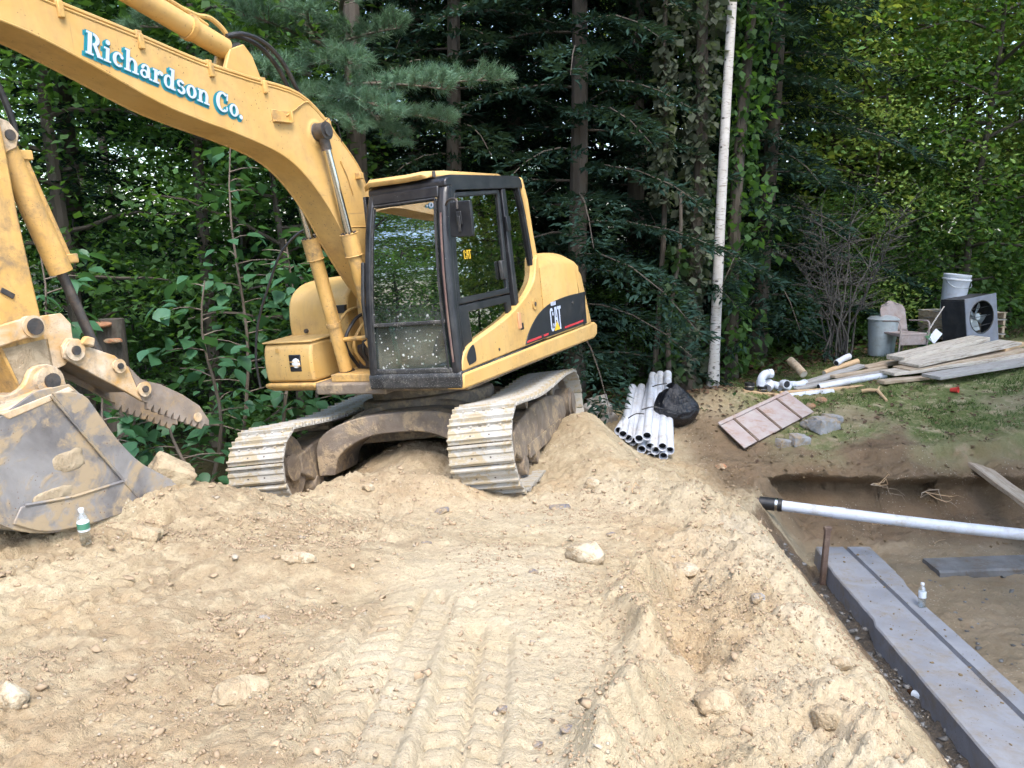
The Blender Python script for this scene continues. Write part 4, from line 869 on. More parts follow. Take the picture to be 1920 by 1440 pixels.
# bucket
BY0, BY1 = -.54, .36
outl = c2([(3.60, .79), (3.66, .735), (3.92, .735), (4.25, .755), (4.54, .80), (4.76, .92), (4.88, 1.10), (4.87, 1.30), (4.74, 1.46), (4.60, 1.53)], 5)
front = [(4.44, 1.60), (4.30, 1.60), (4.235, 1.60), (4.17, 1.52), (4.09, 1.39), (4.01, 1.22), (3.90, 1.06), (3.81, .96), (3.70, .87)]
bk = MB()
bk.prism(outl + front, BY1 - .022, BY1); buc = bk.build('bucket', BUCKM, EX, .004)
bk = MB(); bk.prism(outl + front, BY0, BY0 + .022); bk.build('side_plate', BUCKM, buc, .004)
shp = [p for p in outl]; shl = MB(); cx_, cz_ = 4.25, 1.15
inn = [(p[0] + (cx_ - p[0]) * .035, p[1] + (cz_ - p[1]) * .06) for p in shp]
shl.prism(shp + inn[::-1], BY0 + .022, BY1 - .022); shl.build('shell', BUCKS, buc, .0, angle=50)
sw = MB(); sw.prism(c2([(4.36, 1.575), (4.18, 1.53), (4.10, 1.40), (4.015, 1.225), (3.90, 1.05), (3.80, .955), (3.60, .79)], 3) + [(3.66, .74), (3.90, .742), (4.02, .95), (4.20, 1.26)], BY1, BY1 + .016); sw.build('side_cutter', BUCKM, buc, .006)
sb_ = MB(); sb_.prism(c2([(3.905, .75), (4.25, .762), (4.54, .81), (4.72, .92)], 4) + [(4.66, 1.0), (4.50, .965), (4.02, .945)], BY1, BY1 + .014); sb_.build('bottom_wear_plate', BUCKM, buc, .006)
rdg = MB(); rdg.tube([(4.37, BY1 + .018, 1.56), (4.14, BY1 + .016, 1.16), (3.905, BY1 + .016, .755)], .009, 6); rdg.tube([(4.0, BY1 + .014, .945), (4.35, BY1 + .014, .955), (4.64, BY1 + .014, 1.0)], .010, 6); rdg.build('weld_ridge', BUCKM, buc)
ear = MB()
for y0 in (.06, -.29):
    ear.prism(c2([(4.08, 1.56), (4.10, 1.66), (4.18, 1.715), (4.28, 1.70), (4.34, 1.62), (4.44, 1.58), (4.52, 1.60), (4.62, 1.57), (4.66, 1.48)], 3) + [(4.72, 1.36), (4.5, 1.25), (4.2, 1.45)], y0, y0 + .045)
ear.build('bucket_ear', YELM, buc, .008)
for x, z in ((4.205, 1.615), (4.555, 1.485)):
    c = MB(); c.cyl((x, .10, z), (x, .15, z), .078, 24); c.build('pin_collar', YELM, buc, .008); c = MB(); c.cyl((x, -.30, z), (x, .175, z), .042, 18); c.build('pin', PINM, buc, .006)
tpl = MB(); tpl.prism([(4.66, 1.52), (4.24, 1.585), (4.21, 1.555), (4.62, 1.48)], BY0 + .02, BY1 + .004); tpl.build('top_plate', YELM, buc, .006)
def lump(name, cx, cy, cz, sx, sy, sz, seed, mat, parent, M=None, amp=.35):
    bm = bmesh.new(); bmesh.ops.create_icosphere(bm, subdivisions=3, radius=1)
    rg = random.Random(seed); o1 = [rg.uniform(-9, 9) for _ in range(3)]
    for v in bm.verts:
        p = v.co.copy(); nn = float(fbm(np.array([p.x * 1.6 + o1[0] + p.z * .7]), np.array([p.y * 1.6 + o1[1] - p.z * .6]), 3, seed)[0])
        q = Vector((max(-.8, min(.8, p.x * 1.05)), max(-.8, min(.8, p.y * 1.05)), max(-.8, min(.8, p.z * 1.05)))); q = p.lerp(q, .6) * (1 + amp * nn)
        v.co = Vector((q.x * sx, q.y * sy, q.z * sz))
    me = bpy.data.meshes.new(name); bm.to_mesh(me); bm.free(); me.shade_smooth(); me.materials.append(mat)
    o = link(name, me, parent); o.location = (cx, cy, cz); return o
lump('mud_lump', 4.33, BY1 - .004, 1.16, .12, .014, .075, 3, MUD, buc); lump('mud_lump', 4.45, BY1 - .004, 1.0, .14, .012, .045, 6, MUD, buc)
for k in range(5):
    y = BY0 + .06 + k * (BY1 - BY0 - .12) / 4
    t_ = MB(); t_.prism([(3.74, .80), (3.60, .775), (3.50, .715), (3.52, .705), (3.70, .74)], y - .035, y + .035); t_.build('bucket_tooth', BUCKS, buc, .006)
# long hose or antenna cable hanging on the far side
MB().tube(catmull([(.62, -.40, 2.40), (.80, -.62, 2.48), (.95, -.85, 2.30), (1.02, -1.05, 1.95), (1.06, -1.22, 1.60), (1.08, -1.30, 1.25), (1.06, -1.32, .95)], 8), .013, 8).build('hanging_hose', RUB, EX)
# ------------------------------------------------------------------ the woods
BARK = grimy('bark', (.055, .043, .034), .9, 0, (.09, .085, .07), .5, .4, 6, None, 0, .8, (.10, .085, .07), (1, 1, .25))
BARKG = grimy('grey bark', (.10, .09, .075), .9, 0, (.05, .06, .045), .5, .4, 6, None, 0, .7, (.16, .15, .13), (1, 1, .3))
TWIG = grimy('dry twigs', (.11, .085, .065), .9, 0, (.2, .17, .14), .4, .4, 5, None, 0, .2)
def birch_mat():
    m, nt, b = nmat('birch bark'); n = NT(nt)
    band = n.noise(9, 4, .6, .4, (1, 1, 6)); sp = n.voro(6, stretch=(1, 1, 1.6))
    col = n.mix(n.ramp(n.noise(3, 4), .35, .7), (.44, .42, .40), (.56, .545, .54))
    col = n.mix(n.ramp(band, .57, .63, 0, .85), col, (.20, .16, .13)); col = n.mix(n.ramp(sp.outputs['Distance'], .16, .22, .9, 0), col, (.03, .027, .025))
    n.L(col, b.inputs['Base Color']); b.inputs['Roughness'].default_value = .75; n.bump(band, .3, .01, b); return m
BIRCH = birch_mat()
LEAF_A = leafmat('maple leaf', (.055, .115, .042), (.16, .34, .04), .40, .6, .4, .15)
LEAF_B = leafmat('sunny leaf', (.14, .265, .085), (.40, .50, .07), .45, .55, .4, .2)  # leaf colour raised to carry sunlight that the soft sun does not give
LEAF_Y = leafmat('sunlit yellow green leaf', (.23, .34, .095), (.44, .56, .12), .45, .55, .45, .2)  # sunlit patches of the right-hand woods put into a paler leaf colour
LEAF_C = leafmat('hemlock spray', (.024, .052, .040), (.05, .09, .035), .25, .8, .4, .05)
LEAF_P = leafmat('pine needle', (.15, .26, .165), (.14, .26, .10), .25, .5, .3)
LEAF_V = leafmat('vine leaf', (.085, .10, .07), (.14, .20, .07), .3, .6, .6, .2)
LEAF_U = leafmat('undergrowth leaf', (.035, .075, .025), (.14, .26, .04), .35)
LEAF_S = leafmat('sapling leaf', (.050, .135, .065), (.12, .30, .06), .30, .42, .28, .45)
LITTER = leafmat('fallen leaves', (.12, .075, .045), (.1, .06, .03), .1, .8, .5)

def leaf_quads(P, size, seed, aspect=.6, upbias=.7, droop=.3, svar=.35, outward=None):
    rg = np.random.default_rng(seed); n = len(P)
    nrm = rg.normal(size=(n, 3)); nrm[:, 2] = np.abs(nrm[:, 2]) + upbias; nrm /= np.linalg.norm(nrm, axis=1)[:, None]
    d = rg.normal(size=(n, 3)) if outward is None else outward + rg.normal(size=(n, 3)) * .5
    d[:, 2] -= droop; d -= (d * nrm).sum(1)[:, None] * nrm; d /= np.linalg.norm(d, axis=1)[:, None] + 1e-9
    s = size * (1 + svar * rg.uniform(-1, 1, n))[:, None]; w = np.cross(nrm, d)
    a = P; tip = P + d * s; m = P + d * s * .45; l = m + w * s * aspect * .5 + nrm * s * .08; r = m - w * s * aspect * .5 + nrm * s * .08
    V = np.stack([a, r, tip, l], 1).reshape(-1, 3); Fc = np.arange(4 * n).reshape(-1, 4); return V, Fc
def taper(base, top, r0, r1, wob, seed, n=10, seg=9, mb=None):
    rg = random.Random(seed); b = Vector(base); t = Vector(top); pts = []
    ox, oy = rg.uniform(0, 6), rg.uniform(0, 6)
    for i in range(n + 1):
        f = i / n; p = b.lerp(t, f); k = math.sin(math.pi * f)
        pts.append(p + Vector((math.sin(f * 5 + ox), math.sin(f * 4 + oy), 0)) * wob * k)
    rs = [(r0 + (r1 - r0) * (i / n)) * (1.35 if i == 0 else 1) for i in range(n + 1)]
    mb.tube(pts, rs, seg); return pts
def broad_proto(h, cb, spread, nleaf, size, seed, mat, r0=.15, bark=BARK, clump=.42):
    rg = random.Random(seed); nr = np.random.default_rng(seed); tr = MB()
    spine = taper((0, 0, -.4), (rg.uniform(-.5, .5), rg.uniform(-.5, .5), h * .93), r0, .03, .18, seed, 12, 8, tr)
    cent = []
    nb = int(16 + h * 1.2)
    for k in range(nb):
        f = cb / h + (1 - cb / h) * (k + rg.random()) / nb * .97; i = min(int(f * 12), 11); p = spine[i].lerp(spine[i + 1], f * 12 - i)
        th = k * 2.4 + rg.uniform(-.5, .5); L = spread * (.55 + .45 * math.sin(math.pi * min(1, max(.12, (f - cb / h) / (1 - cb / h) * .85 + .12)))) * rg.uniform(.65, 1.1)
        el = rg.uniform(.05, .55); q = [p]
        for s in range(1, 6):
            t = s / 5; q.append(p + Vector((math.cos(th + .25 * math.sin(t * 3 + k)) * L * t, math.sin(th + .25 * math.sin(t * 3 + k)) * L * t, L * (el * t - .22 * t * t) + rg.uniform(-.06, .06))))
        tr.tube(q, [.035 * (1 - .8 * j / 5) + .006 for j in range(6)], 5)
        for j in range(2, 6):
            for _ in range(3): cent.append(q[j] + Vector((rg.gauss(0, .45), rg.gauss(0, .45), rg.gauss(0, .22))))
    C = np.array([tuple(c) for c in cent]); w = nr.uniform(.25, 1.6, len(C)); w /= w.sum(); idx = nr.choice(len(C), nleaf, p=w)
    P = C[idx] + nr.normal(size=(nleaf, 3)) * np.array([clump, clump, clump * .5]); V, Fc = leaf_quads(P, size, seed, .62, .8, .35)
    return tr.mesh('trunk', bark), np_mesh('crown', V, Fc, mat)
def hemlock_proto(h, spread, nleaf, seed, mat, z0=.7, r0=.17):
    rg = random.Random(seed); nr = np.random.default_rng(seed); tr = MB(); taper((0, 0, -.4), (0, 0, h), r0, .02, .08, seed, 12, 8, tr)
    P = []; O = []; nb = int(h * 6)
    br = []
    for k in range(nb):
        z = z0 + (h - z0) * (k + rg.random()) / nb; L = spread * (1 - (z / h)) ** .6 * rg.uniform(.6, 1.1) + .2; th = k * 2.39996 + rg.uniform(-.3, .3)
        q = [Vector((math.cos(th) * L * t, math.sin(th) * L * t, z + L * (.10 * t - .38 * t * t))) for t in (0, .25, .5, .75, 1)]
        tr.tube(q, [.02, .016, .012, .008, .004], 4, cap=False); br.append((q, L, th))
    wsum = sum(b[1] ** 1.5 for b in br)
    for q, L, th in br:
        m = int(nleaf * L ** 1.5 / wsum) + 4; t = nr.uniform(.12, 1.0, m); ii = np.minimum((t * 4).astype(int), 3); fr = t * 4 - ii
        Q = np.array([tuple(v) for v in q]); p = Q[ii] + (Q[ii + 1] - Q[ii]) * fr[:, None]
        lat = nr.choice(np.linspace(-1, 1, 9), m) * (.08 + .42 * np.sin(np.pi * np.clip(t * .9 + .08, 0, 1))) * min(1, L * .6) + nr.normal(size=m) * .03
        side = np.array([-math.sin(th), math.cos(th), 0]); p = p + side * lat[:, None]; p[:, 2] -= .25 * lat ** 2 + np.abs(nr.normal(size=m)) * .03
        P.append(p); o = np.tile(np.array([math.cos(th), math.sin(th), -.25]), (m, 1)) + side * np.sign(lat)[:, None] * .9; O.append(o)
    P = np.concatenate(P); O = np.concatenate(O); V, Fc = leaf_quads(P, .145, seed, .30, 1.2, .25, .4, O)
    return tr.mesh('trunk', BARK), np_mesh('crown', V, Fc, mat)
PROTO = {
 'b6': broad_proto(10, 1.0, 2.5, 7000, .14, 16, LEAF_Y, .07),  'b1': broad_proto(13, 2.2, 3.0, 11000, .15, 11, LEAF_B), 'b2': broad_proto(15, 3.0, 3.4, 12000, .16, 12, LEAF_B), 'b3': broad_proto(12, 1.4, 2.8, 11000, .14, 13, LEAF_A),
 'b4': broad_proto(9, .8, 2.3, 8500, .15, 14, LEAF_A, .09), 'b5': broad_proto(18, 6.5, 3.8, 20000, .17, 15, LEAF_A, .13),
 'h1': hemlock_proto(17, 3.3, 29000, 21, LEAF_C), 'h2': hemlock_proto(15, 2.9, 25000, 22, LEAF_C), 'h3': hemlock_proto(18, 3.6, 30000, 23, LEAF_C, 2.4, .2)}
def plant(name, kind, x, y, rz, sc, label, group, cat='tree', lean=(0, 0), zs=1.0):
    t = thing(name, label, cat, (x, y, gz(x, y)), rz, group); t.scale = (sc, sc, sc * zs); t.rotation_euler = (lean[0], lean[1], rz)
    tm, cm = PROTO[kind]; link('trunk', tm, t); link('crown', cm, t); return t
HEM = 'dark hemlocks behind the excavator'
for k, (kd, x, y, s, lab) in enumerate((
    ('h1', 1.0, 13.3, 1.0, 'dark hemlock directly behind the excavator cab and rear hood'), ('h2', -.9, 13.8, 1.0, 'dark hemlock behind the boom elbow and cab roof'),
    ('h3', 2.3, 15.6, 1.0, 'tall dark hemlock further back, left of the white birch'), ('h1', .1, 16.4, 1.05, 'deep shaded hemlock in the second row behind the cab'),
    ('h2', 4.75, 15.9, 1.05, 'dark evergreen mass just right of the white birch trunk'), ('h3', -2.6, 16.6, 1.0, 'shaded hemlock in the second row behind the pine boughs'),
    ('h1', 3.6, 17.2, 1.0, 'shaded hemlock behind the white birch'), ('h2', -3.4, 19.5, 1.0, 'far hemlock behind the lettered boom'),
    ('h3', -7.6, 14.6, 1.0, 'dark evergreen at the left edge under the boom'), ('h1', 1.6, 20.0, 1.1, 'hemlock closing the gap deep in the woods behind the cab'), ('h2', -5.4, 22, 1.1, 'far hemlock seen under the boom on the left'),
    ('h3', 5.6, 19.2, 1.05, 'dark hemlock behind the bare shrub'), ('h1', -1.7, 15.4, 1.0, 'hemlock filling the gap behind the boom cylinders'), ('h2', .7, 18.4, 1.1, 'hemlock in the third row behind the cab roof'), ('h3', 3.0, 19.4, 1.0, 'hemlock in the third row behind the vine clad trunk'), ('h2', -.6, 22, 1.1, 'far hemlock straight behind the cab'))):
    plant('hemlock_tree', kd, x, y, k * 1.37, s, lab, HEM)
BRD = 'leafy trees of the woods'
for k, (kd, x, y, s, lab) in enumerate((
    ('b3', -6.6, 12.6, .95, 'leafy tree behind the stick and bucket, left edge'), ('b5', -4.9, 13.4, .9, 'grey trunked tree rising behind the lettering on the boom'),
    ('b4', -8.6, 11.4, 1.0, 'leafy tree at the far left edge of the frame'), ('b4', -3.3, 12.6, .8, 'young leafy tree below the boom elbow'), ('b3', -5.8, 18, 1.0, 'leafy tree deep in the woods on the left'),
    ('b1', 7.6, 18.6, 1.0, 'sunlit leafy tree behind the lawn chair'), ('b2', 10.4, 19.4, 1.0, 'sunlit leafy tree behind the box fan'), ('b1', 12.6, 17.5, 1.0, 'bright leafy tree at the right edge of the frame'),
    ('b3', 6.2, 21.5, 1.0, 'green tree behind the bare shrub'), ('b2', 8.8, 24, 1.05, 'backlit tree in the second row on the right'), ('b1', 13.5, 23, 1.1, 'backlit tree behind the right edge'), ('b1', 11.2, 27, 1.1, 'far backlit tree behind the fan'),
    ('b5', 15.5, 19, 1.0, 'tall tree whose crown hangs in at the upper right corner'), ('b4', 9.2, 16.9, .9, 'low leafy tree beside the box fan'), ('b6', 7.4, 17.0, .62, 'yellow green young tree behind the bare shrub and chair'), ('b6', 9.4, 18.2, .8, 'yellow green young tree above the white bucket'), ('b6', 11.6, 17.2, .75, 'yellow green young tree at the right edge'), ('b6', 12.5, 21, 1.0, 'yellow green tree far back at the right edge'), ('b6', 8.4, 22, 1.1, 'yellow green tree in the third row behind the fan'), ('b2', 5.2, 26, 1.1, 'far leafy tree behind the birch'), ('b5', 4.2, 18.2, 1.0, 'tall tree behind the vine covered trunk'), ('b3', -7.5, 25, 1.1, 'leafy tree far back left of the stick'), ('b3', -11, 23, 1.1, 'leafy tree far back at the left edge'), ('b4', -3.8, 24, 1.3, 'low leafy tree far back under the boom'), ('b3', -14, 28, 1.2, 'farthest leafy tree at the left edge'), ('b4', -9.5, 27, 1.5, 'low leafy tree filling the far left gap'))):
    plant('leafy_tree', kd, x, y, k * 2.1, s, lab, BRD)
k = 0
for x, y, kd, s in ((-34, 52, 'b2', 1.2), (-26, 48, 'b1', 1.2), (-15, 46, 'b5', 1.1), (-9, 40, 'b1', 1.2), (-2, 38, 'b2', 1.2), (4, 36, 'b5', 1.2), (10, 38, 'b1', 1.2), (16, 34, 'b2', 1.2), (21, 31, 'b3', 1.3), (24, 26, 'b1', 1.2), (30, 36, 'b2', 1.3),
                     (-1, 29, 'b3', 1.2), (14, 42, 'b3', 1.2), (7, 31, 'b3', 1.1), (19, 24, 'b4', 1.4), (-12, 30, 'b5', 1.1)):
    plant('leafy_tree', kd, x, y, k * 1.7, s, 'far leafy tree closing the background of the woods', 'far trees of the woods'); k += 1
for x, y, kd, s in ((-17, -3, 'b2', 1.0), (-19, 2.5, 'b1', 1.0), (-21, -9, 'b2', 1.1), (-15, -10, 'b1', 1.0), (-25, -3, 'b5', 1.1), (-9, -17, 'b2', 1.1), (1, -20, 'b1', 1.1), (11, -18, 'b2', 1.1), (-22, 8, 'b3', 1.0), (-20, -5, 'b3', .8), (-16, 1, 'b3', .9), (-24, 2, 'b3', 1.1), (-18, 6, 'b4', 1.2), (-15, -6.5, 'b4', 1.0)):
    plant('leafy_tree', kd, x, y, k * 1.7, s, 'tree across the site, seen only as a reflection in the windshield', 'trees mirrored in the cab glass'); k += 1

for j, (x, y, s) in enumerate(((-10.5, 15.5, .55), (-8, 17.5, .5), (-6.6, 15.8, .42), (-4.2, 15.4, .40), (-1.6, 15.2, .38), (.4, 14.6, .36), (2.0, 14.4, .36), (6.6, 16.4, .42), (8.2, 17.4, .45), (10.6, 17.6, .5), (12.4, 19, .5), (7.2, 19.8, .5), (9.6, 21.4, .55), (14.5, 17.2, .5), (5.0, 17.4, .45), (12.8, 22, .6), (3.2, 19.6, .5), (-9.4, 21, .55), (17, 22, .6), (10.8, 24.6, .6))):
    t = plant('understory_bush', 'b4', x, y, j * 1.9, s, 'leafy understory bush ' + ('at the left edge behind the stick', 'deep in the woods left of the stick', 'behind the bucket in the left woods', 'below the lettered boom, deep in shade', 'behind the far track and toolbox', 'hidden behind the excavator cab', 'behind the excavator hood', 'behind the bare shrub', 'behind the trash can', 'left of the white bucket', 'right behind the fan', 'far behind the lawn chair', 'far behind the white bucket', 'at the right edge beyond the fan', 'right of the vine covered trunk', 'far behind the fan, in sun', 'deep behind the birch', 'far back on the left', 'at the far right edge, in sun', 'deep in the sunlit woods on the right')[j], 'understory bushes', 'bush', (0, 0), .8)
for x, y, s in ((7.6, 2.6, 1.0), (11.2, 3.6, 1.05), (9.4, -1.5, 1.0), (14.5, 6.5, 1.0)): plant('leafy_tree', 'b5', x, y, x, s, 'unseen tree added beyond the right edge to shade the pit and bank', 'unseen trees added to shade the pit')  # unseen trees, added only to shade the pit and bank
for j, (x, y, s) in enumerate(((-13, 1, .6), (-15, -5, .7), (-12, -8, .6), (-14.5, 4.5, .6), (-18, -12, .7), (-22, -2, 1.0), (-23, -6, 1.0), (-21, 3, 1.0), (-26, -10, 1.1), (-19, -8, .9), (-25, 6, 1.1))): plant('understory_bush', 'b4', x, y, j * 1.9, s, 'bush across the site, seen only mirrored in the windshield', 'bushes mirrored in the cab glass', 'bush', (0, 0), .8)
# far wooded slope closing the view between the trunks
nr = np.random.default_rng(88); C_ = np.stack([nr.uniform(-32, 48, 900), nr.uniform(27, 46, 900), nr.uniform(0, 1, 900)], 1); C_ = C_[(C_[:, 0] > -6) | (nr.random(900) < .45)]
C_[:, 2] = ground_h(C_[:, 0], C_[:, 1]) + C_[:, 2] ** 1.2 * 11
P = C_[nr.integers(0, len(C_), 26000)] + nr.normal(size=(26000, 3)) * np.array([1.0, 1.0, .6]); V, Fc = leaf_quads(P, .34, 89, .65, .5, .3)
tag(link('far_woods', np_mesh('far_woods', V, Fc, LEAF_A)), 'far dim foliage of the wooded slope behind the trees', 'woods', kind='stuff')
# white birch
t = thing('birch_tree', 'slender white birch trunk standing at the edge of the woods', 'tree', (3.26, 13.2, gz(3.26, 13.2)))
mb = MB(); pts = taper((0, 0, -.2), (.12, .15, 11.5), .088, .05, .03, 5, 16, 14, mb); mb.build('trunk', BIRCH, t)
link('crown', PROTO['b4'][1], t, Matrix.Translation((.1, .1, 8.2)))
# ivy-clad trunks
def ivy(name, label, x, y, h, r, n, seed, mat, z0=0, sp=.16, group='vine covered trunks beside the birch'):
    t = thing(name, label, 'tree', (x, y, gz(x, y)), 0, group); mb = MB(); taper((0, 0, -.2), (.1, .2, h), r, r * .5, .10, seed, 14, 9, mb); mb.build('trunk', BARK, t)
    rg = np.random.default_rng(seed); z = z0 + (h * .75 - z0) * rg.random(n); th = rg.uniform(0, 2 * np.pi, n); dens = vnoise(z * 1.3, th * 0 + seed, seed) * .5 + .6
    rr = r * .8 + np.abs(rg.normal(size=n)) * sp * dens + .03; P = np.stack([np.cos(th) * rr + .1 * z / h, np.sin(th) * rr + .2 * z / h, z], 1)
    O = np.stack([np.cos(th), np.sin(th), -1.4 + 0 * th], 1); V, Fc = leaf_quads(P, .13, seed, .8, .1, .6, .5, O); link('crown', np_mesh('crown', V, Fc, mat), t); return t
ivy('vine_clad_tree', 'trunk clad in pale hanging vine leaves just left of the birch', 2.86, 13.3, 9, .13, 1700, 31, LEAF_V, .0, .18)
ivy('vine_clad_tree', 'thin stem with pale vine leaves hanging high, left of the vine clad trunk', 2.28, 13.1, 9, .05, 900, 32, LEAF_V, 3.0, .08)
ivy('vine_clad_tree', 'dark vine covered trunk close behind the birch', 3.75, 14.0, 9, .12, 1800, 33, LEAF_A, .2, .38)
ivy('vine_clad_tree', 'short viny trunk near the foot of the birch, left side', 2.50, 12.9, 3.2, .05, 260, 34, LEAF_U, .3, .14)
# white pine with bright boughs over the boom
def bough_mesh(L, seed):
    rg = random.Random(seed); nr = np.random.default_rng(seed); mb = MB(); tufts = []
    q = [Vector((L * t, .12 * math.sin(t * 3 + seed), L * (-.02 * t - .10 * t * t))) for t in np.linspace(0, 1, 8)]; mb.tube(q, [.03 * (1 - t) + .006 for t in np.linspace(0, 1, 8)], 5)
    for k in range(34):
        f = .18 + .82 * k / 33; i = min(int(f * 7), 6); p = q[i].lerp(q[i + 1], f * 7 - i); s = 1 if k % 2 else -1; a = s * rg.uniform(.5, 1.1) * (1.1 - .6 * f); l = rg.uniform(.2, .62) * (1.15 - .6 * f)
        e = p + Vector((math.cos(a) * l, math.sin(a) * l, rg.uniform(-.05, .14))); mb.tube([p, e], [.007, .003], 4)
        for u in (.45, .75, 1.0): tufts.append((p.lerp(e, u), (e - p).normalized()))
    P = []; D = []
    for c, d in tufts:
        m = 42; dd = nr.normal(size=(m, 3)) * .62 + np.array(d) * 1.0; dd[:, 2] += .18; dd /= np.linalg.norm(dd, axis=1)[:, None]; P.append(np.array(c) + nr.normal(size=(m, 3)) * .015); D.append(dd)
    P = np.concatenate(P); D = np.concatenate(D); n = len(P); w = np.cross(D, nr.normal(size=(n, 3))); w /= np.linalg.norm(w, axis=1)[:, None]
    ln = nr.uniform(.09, .15, n)[:, None]; V = np.stack([P - w * .0035, P + w * .0035, P + D * ln], 1).reshape(-1, 3)
    return np_mesh('needles', V, np.arange(3 * n).reshape(-1, 3), LEAF_P), mb.mesh('branch', TWIG)
BG = [bough_mesh(2.1, s) for s in (41, 42, 43)]
PB = Vector((-2.4, 13.0)); zb = gz(-2.4, 13.0)
t = thing('white_pine_tree', 'white pine with soft bright boughs reaching over the excavator boom', 'tree', (PB.x, PB.y, zb)); mb = MB(); taper((0, 0, -.3), (.1, 0, 13), .2, .06, .06, 8, 12, 10, mb); mb.build('trunk', BARK, t)
bl = []
for (px, py, y, a, e, s, b) in ((430, 60, 11.2, -100, 0, 1.0, 0), (520, 110, 10.8, -95, -4, 1.05, 1), (620, 90, 10.9, -70, -2, 1.1, 2), (700, 170, 10.6, -60, -6, 1.0, 0), (760, 135, 10.4, -48, 0, 1.05, 1), (640, 200, 10.7, -75, -10, .9, 2),
                               (500, 20, 11.3, -110, 4, 1.0, 1), (590, 15, 11.4, -85, 6, 1.0, 0), (380, 120, 11.3, -120, -5, .9, 2), (700, 40, 11.5, -60, 5, 1.0, 1), (850, 130, 10.4, -35, 6, .9, 2), (790, 200, 10.6, -50, -4, .8, 1), (740, 230, 11.0, -65, -14, .75, 0), (560, 160, 10.9, -90, -8, .9, 1), (330, 30, 11.6, -125, 0, 1.0, 0), (470, -60, 11.0, -100, 4, 1.1, 2), (680, -50, 11.0, -70, 4, 1.1, 0)):
    bl.append((at(px, py, y), a, e, s, b))
for tip, a, e, s, b in bl:        # each bough grows from the trunk side and ends near its tip
    M = Matrix.Translation(tip - Vector((PB.x, PB.y, zb))) @ Matrix.Rotation(R(a), 4, 'Z') @ Matrix.Rotation(R(-e), 4, 'Y') @ Matrix.Scale(s, 4) @ Matrix.Translation((-1.5, 0, 0))
    br_ = link('bough', BG[b][1], t, M); link('needles', BG[b][0], br_)
# sprays of needles in front of the hemlocks (soft grey green)
M = Matrix.Translation(at(1150, 330, 12.6) - Vector((1.0, 13.3, gz(1.0, 13.3))))
# big-leaved saplings on the left
def leaf_shape(seed):
    rg = random.Random(seed); m = MB(); out = [(0, 0), (.16, .26), (.42, .36), (.62, .27), (.80, .14), (1.0, 0), (.80, -.14), (.62, -.27), (.42, -.36), (.16, -.26)]
    vs = [(x, y * rg.uniform(.85, 1.1), .10 * abs(y) * 2 - .16 * x * x + rg.uniform(-.01, .01)) for x, y in out]; vs += [(.35, 0, -.02), (.7, 0, -.09)]
    fs = [(0, 10, 2, 1), (10, 11, 3, 2), (11, 5, 4, 3), (0, 9, 8, 10), (10, 8, 7, 11), (11, 7, 6, 5)]
    m.add(vs, fs); return m.mesh('leaf', LEAF_S, True, 60)
LEAFM = [leaf_shape(s) for s in range(5)]
def sapling(x, y, h, nleaf, spread, size, seed, label):
    rg = random.Random(seed); t = thing('sapling', label, 'sapling', (x, y, gz(x, y)), 0, 'big leaved saplings under the boom'); mb = MB()
    sp_ = taper((0, 0, -.2), (rg.uniform(-.3, .3), rg.uniform(-.5, .1), h), .03, .008, .12, seed, 10, 6, mb); tips = []
    for k in range(int(h * 5)):
        f = .2 + .8 * (k + rg.random()) / (h * 5); i = min(int(f * 10), 9); p = sp_[i].lerp(sp_[i + 1], f * 10 - i); th = rg.uniform(0, 6.28); L = spread * rg.uniform(.4, 1.0) * (1.1 - .5 * f)
        q = [p + Vector((math.cos(th) * L * u, math.sin(th) * L * u, L * (.35 * u - .25 * u * u))) for u in (0, .4, .75, 1)]; mb.tube(q, [.010, .007, .005, .003], 4); tips += [(q[j], th) for j in (1, 2, 3)]
    mb.build('stem', TWIG, t)
    for k in range(nleaf):
        p, th = rg.choice(tips); p = p + Vector((rg.gauss(0, .12), rg.gauss(0, .12), rg.gauss(0, .07))); s = size * rg.uniform(.65, 1.25)
        M = Matrix.Translation(p) @ Matrix.Rotation(th + rg.gauss(0, .9), 4, 'Z') @ Matrix.Rotation(R(rg.gauss(18, 18)), 4, 'Y') @ Matrix.Rotation(R(rg.gauss(0, 22)), 4, 'X') @ Matrix.Scale(s, 4)
        link('leaf', LEAFM[k % 5], t, M)
sapling(-4.75, 8.9, 3.0, 130, .8, .22, 51, 'broad leaved sapling right behind the thumb cylinder')
sapling(-3.55, 9.3, 2.6, 110, .75, .21, 52, 'broad leaved sapling between the thumb and the toolbox')
sapling(-2.75, 9.9, 3.0, 115, .8, .20, 53, 'broad leaved sapling just left of the hanging black hose')
sapling(-3.6, 10.6, 4.4, 110, .9, .19, 54, 'tall thin sapling under the lettering of the boom')
sapling(-5.6, 9.8, 2.6, 90, .8, .20, 55, 'broad leaved sapling at the left edge behind the stick')
sapling(-4.3, 8.2, 1.5, 70, .6, .18, 56, 'low broad leaved sapling behind the bucket teeth')
sapling(-3.3, 8.5, 1.3, 70, .6, .18, 57, 'low broad leaved sapling left of the far track')
sapling(-2.6, 11.2, 3.4, 90, .9, .18, 58, 'sapling behind the lamp toolbox')
